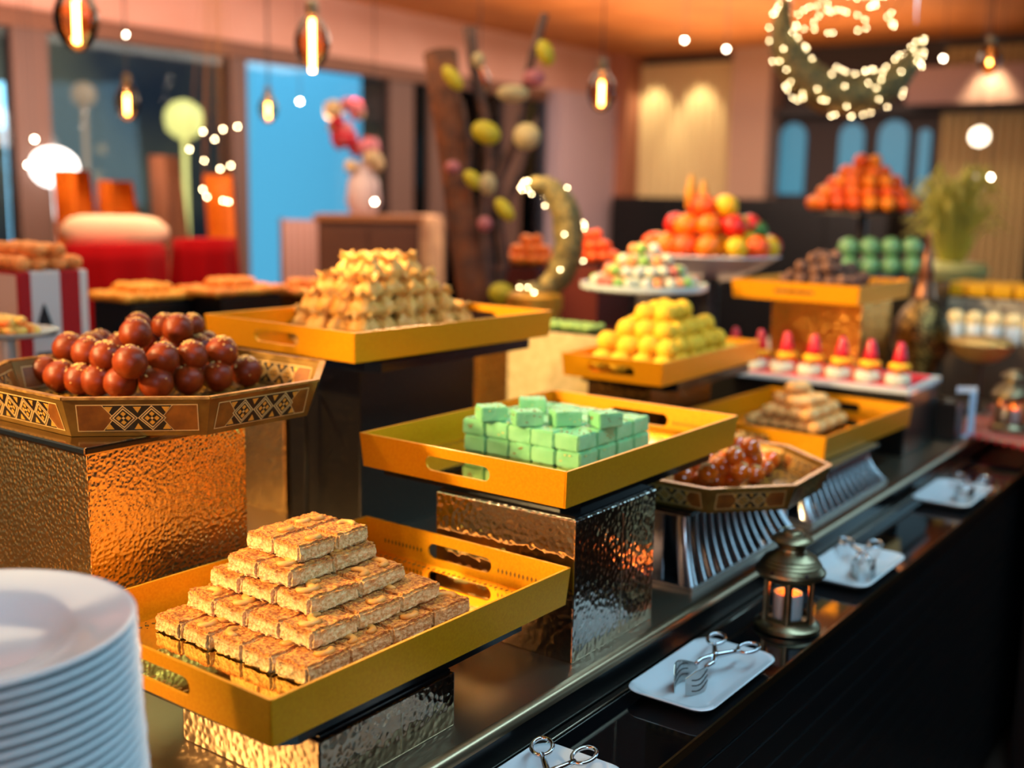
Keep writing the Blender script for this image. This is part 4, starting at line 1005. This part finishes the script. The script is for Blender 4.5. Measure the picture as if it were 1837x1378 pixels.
for k in range(8):
    p = at(1522+38*(k % 4), 478-34*(k//4), 3.9); bm = BM(); ball(bm, p, .037, 2); tag(link('green_apple', bm, mat('apple_green', (120, 170, 110), .2, coat=.6), None, True), 'glossy green apple in the %s row, %s from the left' % (('lower', 'upper')[k//4], nth(k % 4)), 'fruit', 'green apples behind the crumb balls')
p = at(1580, 500, 3.9); hbox('dark box under the green apples', p.x-.17, p.x+.13, p.y-.2, p.y+.15, p.z, blackmt, seam=False)
# yellow green flowing grass arrangement
p = at(1705, 490, 5.2); ga = thing('grass_arrangement', 'tall yellow green plume arrangement at the right', 'plant', (p.x, p.y, p.z))
bm = BM(); rr = random.Random(3)
for k in range(150):
    a = rr.uniform(0, 2*PI); h_ = rr.uniform(.2, .5); o_ = rr.uniform(.02, .16)
    tube(bm, [(0.0+.03*math.cos(a), .03*math.sin(a), 0), (o_*.6*math.cos(a), o_*.6*math.sin(a), h_*.7), (o_*1.1*math.cos(a), o_*1.1*math.sin(a), h_), (o_*1.6*math.cos(a), o_*1.6*math.sin(a), h_*.8)], [.003, .006, .007, .002], 4)
o = link('plumes', bm, mat('plume', (236, 222, 96), .7, col2=(206, 200, 90), nscale=8), ga, True); o['kind'] = 'stuff'
bm = BM(); lathe(bm, [(0, -.1), (.09, -.1), (.15, -.02), (.17, .02), (.14, .05), (0, .05)], 32); link('bowl', bm, mat('lime_glass', (222, 220, 140), .3), ga, True, 50)
bm = BM(); lathe(bm, [(0, -(p.z-CT)), (.08, -(p.z-CT)), (.05, -.1), (0, -.1)], 24); link('pedestal', bm, darkm, ga, True, 50)

# ------------------------------------------------------------------ crescents, branches, pendants
bulb = mat('fairy_light', (255, 214, 140), .5, emit=34, emitcol=(255, 226, 170)); bulb.cycles.emission_sampling = 'NONE'
glit = mat('gold_glitter', (150, 128, 74), .5, .6, bump=.004, bscale=150, btype='hammer', col2=(96, 92, 62), nscale=60)
def crescent(label, c, RR, thick, a0, a1, base=None, n=70, nb=60, xdir=None, asp=1):
    t = thing('light_crescent', label, 'decoration', c); xd = xdir or rv
    bm = BM(); pts = []; rad = []
    for k in range(n+1):
        u = k/n; a = a0+(a1-a0)*u; pts.append(xd*RR*asp*math.cos(a)+Vector((0, 0, RR*math.sin(a)))); rad.append(max(.004, thick*math.sin(PI*u)**.7))
    tube(bm, pts, rad, 12); 
    for v in bm.verts: v.co += noise.noise_vector(v.co*40)*.006
    link('crescent_body', bm, glit, t, True)
    bm = BM(); rr = random.Random(int(RR*1000))
    for k in range(nb):
        i = rr.randrange(n); p = pts[i]; d = Vector((rr.gauss(0, 1), rr.gauss(0, 1), rr.gauss(0, 1))).normalized()*(rad[i]*1.12+.002); ball(bm, p+d, .0020, 1)
    o = link('fairy_lights', bm, bulb, t); o['kind'] = 'stuff'; return t
p = at(962, 428, 3.3)
t = crescent('gold glittering crescent ornament standing behind the dumplings tray', p, .155, .046, -2.1, 2.15, nb=40, asp=.62)
bm = BM(); q = at(975, 545, 3.3); dz = q.z-p.z
lathe(bm, [(0, CT-p.z), (.07, CT-p.z), (.075, dz-.025), (.082, dz-.02), (.084, dz+.02), (.07, dz+.03), (0, dz+.03)], 32); link('pedestal', bm, mat('gold_base', (206, 150, 50), .4, .6), t, True, 50)
bm = BM(); lathe(bm, [(0, dz+.03), (.02, dz+.03), (.02, -.13), (0, -.13)], 12); link('stem', bm, glit, t, True)
p = at(1530, 40, 3.9); crescent('large hanging gold light crescent at the upper right', p, .245, .075, PI-.35, 2*PI-.15, nb=170)
t = bpy.data.objects[[o.name for o in bpy.data.objects if o.name.startswith('light_crescent')][-1]]
for s in (-1, 1):
    bm = BM(); tube(bm, [rv*s*.22+Vector((0, 0, .0)), rv*s*.2+Vector((0, 0, ZC-p.z))], .002, 5); link('cord', bm, chrome, t)
# garland of lights around the hanging crescent
bm = BM(); bm2 = BM(); rr = random.Random(5); pts = [rv*(-.2+.0075*k)+Vector((0, 0, .06+.05*math.cos(k*.5)))+fv*.03*math.sin(k) for k in range(50)]
tube(bm, pts, .0015, 4); link('garland_wire', bm, mat('wire_copper', (160, 110, 60), .4, 1), t)
for k in range(50): ball(bm2, pts[k]+Vector((rr.uniform(-.02, .02), rr.uniform(-.02, .02), rr.uniform(-.05, .05))), .0020, 1)
o = link('garland_lights', bm2, bulb, t); o['kind'] = 'stuff'

bark = mat('bark', (120, 66, 30), .8, col2=(70, 40, 24), nscale=14, bump=.01, bscale=30)
tr = thing('branch_arrangement', 'bare tree trunk and twisting branches with yellow leaf ornaments', 'plant', at(850, 560, 3.6))
def rel(px, py, d=3.6): return at(px, py, d)-tr.location
bm = BM(); tube(bm, [rel(862, 600), rel(845, 500), rel(828, 400), rel(815, 300), rel(802, 200), rel(790, 95)], [.056, .052, .048, .046, .05, .056], 12); link('trunk', bm, bark, tr, True)
bark2 = mat('bark_pale', (92, 62, 50), .8, col2=(54, 38, 34), nscale=20, bump=.006, bscale=50)
for pts, r_ in (([(880, 600), (872, 480), (868, 380), (880, 290), (868, 200), (850, 120), (842, 50)], [.03, .028, .022, .018, .016, .016, .022]),
                ([(872, 420), (890, 330), (930, 240), (940, 170), (955, 100), (978, 25)], [.02, .017, .015, .013, .014, .012]),
                ([(878, 540), (840, 440), (832, 360), (842, 260), (828, 180)], [.022, .018, .015, .012, .01]),
                ([(880, 560), (905, 470), (895, 400), (925, 330), (965, 210)], [.024, .02, .016, .012, .008])):
    bm = BM(); tube(bm, [rel(x, y) for x, y in pts], r_, 8); link('branch', bm, bark2, tr, True)
bm = BM(); q = tr.location; lathe(bm, [(0, CT-q.z), (.12, CT-q.z), (.14, CT-q.z+.12), (.13, CT-q.z+.15), (0, CT-q.z+.15)], 24); link('pot', bm, mat('pot_dark', (60, 40, 34), .6), tr, True, 50)
leafy = mat('leaf_yellow', (196, 178, 34), .5); leafp = mat('leaf_pale', (180, 160, 110), .5); leafr = mat('leaf_rose', (176, 100, 100), .5)
for k, (x, y, rx, ry, rot, m) in enumerate(((812, 140, 26, 13, -.9, leafy), (858, 108, 12, 14, 0, leafp), (872, 238, 27, 20, -.4, leafy), (920, 168, 30, 16, 0, leafp), (978, 95, 15, 24, .4, leafy),
                                         (812, 300, 14, 12, 0, leafr), (848, 322, 20, 13, -.8, leafy), (875, 330, 16, 20, 0, leafp), (905, 376, 24, 13, -.9, leafy), (870, 402, 14, 14, 0, leafr),
                                         (945, 245, 25, 24, 0, leafp), (958, 140, 20, 16, 0, leafr), (900, 527, 24, 20, -.2, leafy))):
    bm = BM(); c = rel(x, y, 3.5); n = 18; top = []; 
    for i in range(n):
        a = 2*PI*i/n; ex = rx*math.cos(a); ey = ry*math.sin(a); X = (ex*math.cos(rot)-ey*math.sin(rot))/FPX*3.5; Z = (ex*math.sin(rot)+ey*math.cos(rot))/FPX*3.5
        top.append(bm.verts.new(c+rv*X+Vector((0, 0, Z))))
    bm.faces.new(top); g = bmesh.ops.inset_region(bm, faces=bm.faces[:], thickness=.008)
    for f in bm.faces:
        if len(f.verts) == n:
            for v in f.verts: v.co -= fv*.005
    bmesh.ops.solidify(bm, geom=bm.faces[:], thickness=.002); link('leaf', bm, m, tr, True)
fil = mat('filament', (255, 200, 130), .5, emit=34, emitcol=(255, 190, 110)); amberg = clearglass('amber_glass', (255, 205, 150), .2)
def pendant(label, px, py, d, s=1.0, hh=.055):
    p = at(px, py, d); t = thing('pendant_bulb', label, 'lamp', p, 0, 'hanging filament bulbs'); 
    bm = BM(); lathe(bm, [(0, -.078*s), (.014*s, -.075*s), (.03*s, -.064*s), (.044*s, -.046*s), (.055*s, -.02*s), (.060*s, .005*s), (.058*s, .03*s), (.049*s, .055*s), (.035*s, .078*s), (.024*s, .092*s), (.018*s, .10*s)], 28); link('glass_bulb', bm, amberg, t, True)
    bm = BM(); tube(bm, [(0, 0, -hh*s), (0, 0, hh*s)], .0075*s, 8); link('filament', bm, fil, t, True)
    bm = BM(); lathe(bm, [(.019*s, .095*s), (.021*s, .1*s), (.021*s, .14*s), (.006*s, .15*s), (0, .15*s)], 20); link('socket', bm, brasslt, t, True, 50)
    bm = BM(); tube(bm, [(0, 0, .15*s), (0, 0, max(.16*s, ZC-p.z))], .0025, 6); link('cord', bm, darkm, t)
pendant('hanging amber filament bulb at the upper left corner', 137, 40, 3.2, 1.05)
pendant('hanging amber filament bulb before the blue window', 560, 82, 3.6, .95, .085)
pendant('smaller hanging filament bulb left of the yellow glow', 228, 188, 5.0, .9, .045)
pendant('small hanging filament bulb beside the bare branches', 860, 150, 4.9, .75, .03)
pendant('hanging filament bulb in front of the mauve pier', 1079, 168, 4.2, .85, .05)
pendant('hanging filament bulb at the upper right edge', 1775, 112, 4.5, .7, .01)
pendant('hanging filament bulb against the blue screen', 481, 198, 5.0, .7, .04)  # a bulb's reflection, built as an added hanging bulb
# fairy lights loose in the room: small ceiling downlights and sparkle sprays
for k, (x, y, d) in enumerate(((1228, 72, 6.5), (1303, 88, 6.5), (1692, 105, 6.5), (1757, 245, 6), (1745, 330, 6), (1777, 318, 6), (62, 250, 5.5), (50, 296, 5.5), (483, 215, 6), (538, 182, 6), (225, 62, 6), (50, 43, 6), (672, 362, 5))):
    p = at(x, y, d); p.z = min(p.z, ZC-.02); t = thing('downlight', 'small bright spot lamp, %s of those scattered in the hall' % nth(k), 'lamp', p, 0, 'small spot lamps in the hall')
    rr_ = .05 if k in (3, 4) else .007
    bm = BM(); ball(bm, (0, 0, 0), rr_, 2); link('lamp_globe', bm, mat('spot_glow' if rr_ < .02 else 'globe_glow', (255, 232, 200), .5, emit=(30 if rr_ < .02 else 3)), t, True)
    bm = BM(); tube(bm, [(0, 0, rr_), (0, 0, ZC-p.z)], .002, 5); link('stem', bm, darkm, t)
t = thing('light_spray', 'spray of tiny lights hanging left of the blue window', 'decoration', at(390, 290, 4.5))
bm = BM(); bw = BM()
for x, y in ((364, 236), (400, 232), (426, 227), (366, 288), (395, 303), (414, 297), (364, 340), (371, 353), (400, 360), (410, 362), (385, 250), (340, 268)): 
    q = at(x, y, 4.5)-t.location; ball(bm, q, .004, 1); tube(bw, [q, Vector((0, 0, ZC-t.location.z))], .0012, 4)
o = link('fairy_lights', bm, bulb, t); o['kind'] = 'stuff'; o = link('wires', bw, mat('wire_copper', (160, 110, 60)), t); o['kind'] = 'stuff'

# ------------------------------------------------------------------ left background
# striped woven box with food
p = at(75, 480, 2.5)
sb = thing('striped_riser', 'riser draped in a red, white and black woven cloth at left', 'riser', (p.x, p.y, CT)); zz = p.z-CT
bm = BM(); box(bm, -.12, .045, -.105, .12, 0, zz, 0, .006); link('draped_box', bm, stripes('stripe_cloth', [(0, (168, 16, 22)), (.12, (206, 202, 198)), (.40, (168, 16, 22)), (.60, (216, 208, 200)), (.7, (216, 208, 200))], 0, 4.1667, off=.5), sb)
blk = mat('woven_black', (24, 24, 28), .8); wwh = mat('woven_white', (208, 204, 200), .9)
for k, (w_, z0, z1) in enumerate(((.026, .68, .84), (.026, .56, .60), (.026, .40, .50), (.026, .24, .34))):
    bm = BM(); zz0, zz1 = zz*z0, zz*z1
    pts = [(-.059-w_, zz0), (-.059+w_, zz0), (-.059+w_*(.05 if k == 0 else .8), zz1), (-.059-w_*(.05 if k == 0 else .8), zz1)]
    prism(bm, pts, 0, .0008, tf=lambda c: Vector((c.x-.005, -.1062-c.z, c.y))); link('woven_motif', bm, blk, sb)
frs = mat('fritter', (226, 128, 50), .6, col2=(240, 160, 84), nscale=40, bump=.003, bscale=100)
def heap(name, labp, cat, group, c, X, Y, n, r, m, seed, hgt=.03, sc=(1, 1, .7), rz=0):
    rr = random.Random(seed); bm = BM(); ball(bm, (0, 0, 0), r, 2, sc=(1.15, .9, .75), nz=.25, seed=seed); o = link(name, bm, m, None, True); me = o.data; bpy.data.objects.remove(o)
    nx = max(1, int(X/(r*1.7))); ny = max(1, int(Y/(r*1.7)))
    for i in range(nx):
        for j in range(ny):
            u, v = (i+.5)/nx*2-1, (j+.5)/ny*2-1; lv = max(0, 1-u*u*.9-v*v*.6)
            for l in range(1+int(lv*hgt/(r*1.2))):
                x, y = u*X/2, v*Y/2
                o = bpy.data.objects.new(name, me); C.objects.link(o)
                o.location = (c[0]+x*math.cos(rz)-y*math.sin(rz)+rr.uniform(-.003, .003), c[1]+x*math.sin(rz)+y*math.cos(rz), c[2]+r*.72+l*r*1.2); o.rotation_euler = (rr.uniform(-.3, .3), rr.uniform(-.3, .3), rr.uniform(0, 6))
                tag(o, '%s, %s layer up, %s across, %s back' % (labp, nth(l), nth(i), nth(j)), cat, group)
heap('fritter', 'orange fried fritter on the striped riser', 'pastry', 'fritters on the striped riser', (p.x-.035, p.y, p.z), .17, .2, 0, .022, frs, 2, .05)
for k, (px, py, d, X, Y, colr, name, lb) in enumerate(((255, 522, 3.1, .26, .18, (240, 150, 20), 'golden_pastry', 'golden pastry on the black tray left'), (415, 512, 3.2, .30, .18, (240, 120, 20), 'orange_pastry', 'orange pastry on the black tray middle'), (545, 512, 3.4, .22, .16, (226, 104, 20), 'amber_pastry', 'amber pastry on the black tray right'))):
    q = at(px, py+14, d); 
    hbox('black box carrying the %s' % ('golden pastries', 'orange pastries', 'amber pastries')[k], q.x-X*.36, q.x+X*.36, q.y-Y*.5, q.y+Y*.5, q.z, blackmt if k < 2 else ham_amber, seam=False, name='black_riser' if k < 2 else 'display_box')
    heap(name, lb, 'pastry', lb+' group', (q.x, q.y, q.z), X*.9, Y*1.0, 0, .017, mat(name+'_m', colr, .5, col2=(250, 176, 60), nscale=30), k+5, .03)
# red cloth chafers
def redcloth(label, pa, pb, d, zb, seed):
    a, b = at(*pa, d), at(*pb, d); c = (a+b)/2; t = thing('draped_stand', label, 'cloth', (c.x, c.y, CT)); W_ = (b-a).length/2; zt_ = (a.z+b.z)/2-CT
    bm = BM(); n = 60; N = 8; rws = []
    for k in range(N+1):
        u = k/N; row = []
        for i in range(n):
            an = 2*PI*i/n; rr = W_*(.98+.10*u)+.03*u*math.sin(9*an+seed)+.012*u*math.sin(17*an)
            row.append(bm.verts.new((rr*math.cos(an), rr*.7*math.sin(an), zt_*(1-u)+.004)))
        rws.append(row)
    bm.faces.new(rws[0])
    for p_, q_ in zip(rws, rws[1:]):
        for i in range(n): bm.faces.new((p_[i], p_[(i+1) % n], q_[(i+1) % n], q_[i]))
    link('red_cloth', bm, mat('cloth_red', (146, 0, 4), .9, spec=.15), t, True); return t, c, W_, zt_
redcloth('bright red cloth draped over a stand, left one', (105, 440), (300, 440), 3.7, 0, 1)
redcloth('bright red cloth draped over a stand, right one', (305, 430), (430, 430), 4.0, 0, 2)
p = at(205, 416, 4.0)
t = thing('bread_cushion', 'long rounded cream roll lying above the left red cloth', 'cushion', p); bm = BM()
tube(bm, [rv*(-.19+.038*k) for k in range(11)], [.02, .05, .058, .06, .06, .06, .06, .06, .058, .05, .02], 16); link('roll_body', bm, mat('cream_roll', (232, 186, 150), .6), t, True)
bm = BM(); box(bm, -.15, .15, -.1, .1, CT-p.z, -.055); link('support', bm, mat('cloth_red2', (190, 16, 20), .7), t)
# globe lamp
p = at(95, 300, 5.9); t = thing('globe_lamp', 'bright white globe lamp on a tall pole at left', 'lamp', (p.x, p.y, 0))
bm = BM(); ball(bm, (0, 0, p.z), .12, 3, sc=(1.05, 1.05, .85)); link('globe', bm, mat('globe_white', (255, 248, 240), .5, emit=2.6), t, True)
bm = BM(); tube(bm, [(0, 0, .02), (0, 0, p.z-.1)], .012, 8); link('pole', bm, chrome, t, True)
bm = BM(); lathe(bm, [(0, 0), (.08, 0), (.08, .02), (0, .03)], 24); link('base', bm, chrome, t, True, 40)
# small orange armchairs
orm = mat('chair_orange', (244, 136, 20), .6, col2=(226, 116, 16), nscale=5)
def chair(label, px, py, d, rz, h=.42, m=orm):
    p = at(px, py, d); t = thing('lounge_chair', label, 'chair', (p.x, p.y, 0), rz); top = p.z
    bm = BM(); N = 16; rws = []
    for k in range(9):
        u = k/8; z = .38+(top-.38)*u; row = []
        for i in range(N+1):
            a = -PI*.5+PI*i/N; w_ = .17*(1-.55*u**2.2); row.append(bm.verts.new((w_*math.sin(a), .13*math.cos(a)+.06*u, z)))
        rws.append(row)
    for a, b in zip(rws, rws[1:]):
        for i in range(N): bm.faces.new((a[i], a[i+1], b[i+1], b[i]))
    bmesh.ops.solidify(bm, geom=bm.faces[:], thickness=.03); link('backrest', bm, m, t, True)
    bm = BM(); box(bm, -.17, .17, -.16, .13, .36, .46, 0, .03); link('seat', bm, m, t, True, 40)
    for sx in (-.13, .13):
        for sy in (-.12, .1): bm = BM(); tube(bm, [(sx, sy, .37), (sx*1.15, sy*1.15, 0)], .015, 8); link('leg', bm, darkm, t, True)
chair('orange pointed back lounge chair behind the left red cloth', 172, 305, 4.9, .6)
chair('orange lounge chair with rounded back between the two red cloths', 238, 325, 5.3, .3)
chair('orange high backed lounge chair left of the blue window', 440, 315, 5.25, .8)
chair('brown lounge chair with tall back, left of the spray of lights', 330, 280, 5.85, .5, m=mat('chair_brown', (150, 96, 66), .7))
# sideboard, board, flowers
woodm = mat('sideboard_wood', (92, 50, 24), .5, col2=(84, 44, 22), nscale=6)
p = at(665, 385, 5.5); t = thing('wooden_sideboard', 'brown wooden sideboard below the flowers in the background', 'cabinet', (p.x, p.y, 0), math.radians(-50))
bm = BM(); box(bm, -.24, .24, -.18, .18, .06, p.z-.03); link('body', bm, woodm, t)
bm = BM(); box(bm, -.26, .26, -.2, .2, p.z-.03, p.z, 0, .004); link('top', bm, mat('sideboard_top', (150, 90, 40), .4), t)
for sx in (-.115, .115): bm = BM(); box(bm, sx-.11, sx+.11, -.192, -.181, .1, p.z-.06, 0, .003); link('door', bm, woodm, t)
for sx in (-.2, .2):
    for sy in (-.14, .14): bm = BM(); box(bm, sx-.02, sx+.02, sy-.02, sy+.02, 0, .06); link('leg', bm, darkm, t)
zs = p.z
v = thing('flower_vase', 'white vase with pink and red blossoms on the sideboard', 'flowers', (p.x-.03, p.y+.02, zs))
bm = BM(); lathe(bm, [(0, 0), (.06, 0), (.085, .06), (.075, .16), (.045, .22), (.055, .25), (.045, .25), (0, .2)], 28); link('vase', bm, mat('vase_white', (216, 190, 190), .3), v, True, 50)
rr = random.Random(2); fm = [mat('bloom_red', (196, 40, 60), .6), mat('bloom_pink', (214, 120, 130), .6), mat('bloom_cream', (224, 190, 140), .6)]
for k in range(26):
    u = rr.random(); a = rr.uniform(0, 6.28); q = Vector((.07*math.cos(a)-rv.x*(.0)-.10*u*rv.x*1.0, .07*math.sin(a)-.10*u*rv.y, .22+.30*u))
    bm = BM(); ball(bm, q, rr.uniform(.03, .045), 2, nz=.5, seed=k, nf=120); link('blossom', bm, fm[(0, 1, 2, 1, 0)[k % 5] if u > .3 else 2 if k % 2 else 0], v, True)
p = at(548, 395, 6.2); t = thing('panel_screen', 'pinkish slatted screen panel left of the sideboard', 'screen', (p.x, p.y, 0), math.radians(-54))
bm = BM(); box(bm, -.13, .13, -.01, .01, .1, p.z); link('panel', bm, mat('panel_pink', (170, 128, 118), .7), t)
for sx in (-.14, .13): bm = BM(); box(bm, sx, sx+.015, -.015, .015, 0, p.z+.01); link('post', bm, woodm, t)
for k in range(7): bm = BM(); box(bm, -.118+k*.036, -.108+k*.036, -.014, -.01, .12, p.z-.02); link('slat', bm, mat('slat_pink', (186, 146, 136), .7), t)
p = at(755, 385, 6.3); t = thing('draped_armchair', 'pale draped armchair between sideboard and tree trunk', 'chair', (p.x, p.y, 0), .4)
bm = BM(); box(bm, -.16, .16, -.1, .1, .4, p.z, 0, .05); link('backrest', bm, mat('drape_beige', (186, 140, 96), .8, col2=(150, 106, 74), nscale=9), t, True, 50)
bm = BM(); box(bm, -.2, .2, -.45, .1, 0, .45, 0, .04); link('seat', bm, _mats['drape_beige'], t, True, 50)
# salad plate left edge
p = at(15, 605, 2.0); t = thing('glass_plate', 'clear ribbed glass plate with chopped salad at the left edge', 'plate', (p.x, p.y, CT)); zz = p.z-CT
bm = BM(); lathe(bm, [(0, 0), (.05, 0), (.05, .005), (.012, .02), (.012, zz-.005), (.04, zz), (0, zz)], 24); link('foot', bm, glassy, t, True, 50)
bm = BM(); lathe(bm, [(0, zz), (.05, zz), (.082, zz+.008), (.086, zz+.014), (.080, zz+.014), (.05, zz+.006), (0, zz+.005)], 40); link('plate_body', bm, glassy, t, True, 50)
heap('salad_piece', 'chopped melon or carrot piece on the glass plate', 'food', 'chopped salad pieces', (p.x-.01, p.y, p.z+.006), .10, .10, 0, .013, mat('salad', (214, 196, 96), .5, col2=(236, 110, 40), nscale=22), 4, .03)
# pale tray with green sprigs behind the yellow balls
p = at(1010, 590, 2.75); hbox('pale speckled tray block left of the yellow balls', p.x-.05, p.x+.11, p.y-.13, p.y+.13, p.z, mat('pale_tray', (206, 180, 130), .5, col2=(180, 160, 110), nscale=50), seam=False, name='pale_riser')
heap('green_sprig', 'small green sprig on the pale tray', 'food', 'green sprigs on the pale tray', (p.x, p.y, p.z), .08, .2, 0, .013, mat('sprig', (130, 160, 80), .6), 9, .01)
# orange food around the crescent
for k, (x, y, d, m) in enumerate(((950, 450, 3.9, 'fruit_orange'), (1055, 445, 3.6, 'fruit_orange2'))):
    q = at(x, y+25, d); hbox('dark box under the orange sweets %s the crescent' % ('left of', 'right of')[k], q.x-.1, q.x+.1, q.y-.1, q.y+.1, q.z, mat('box_maroon', (90, 24, 14), .6), seam=False)
    pile('orange_sweet', lab('orange sweet %s the crescent' % ('left of', 'right of')[k]), 'sweet', 'orange sweets by the crescent %d' % k, (q.x, q.y, q.z), .09, .02, [_mats[m]], 3)
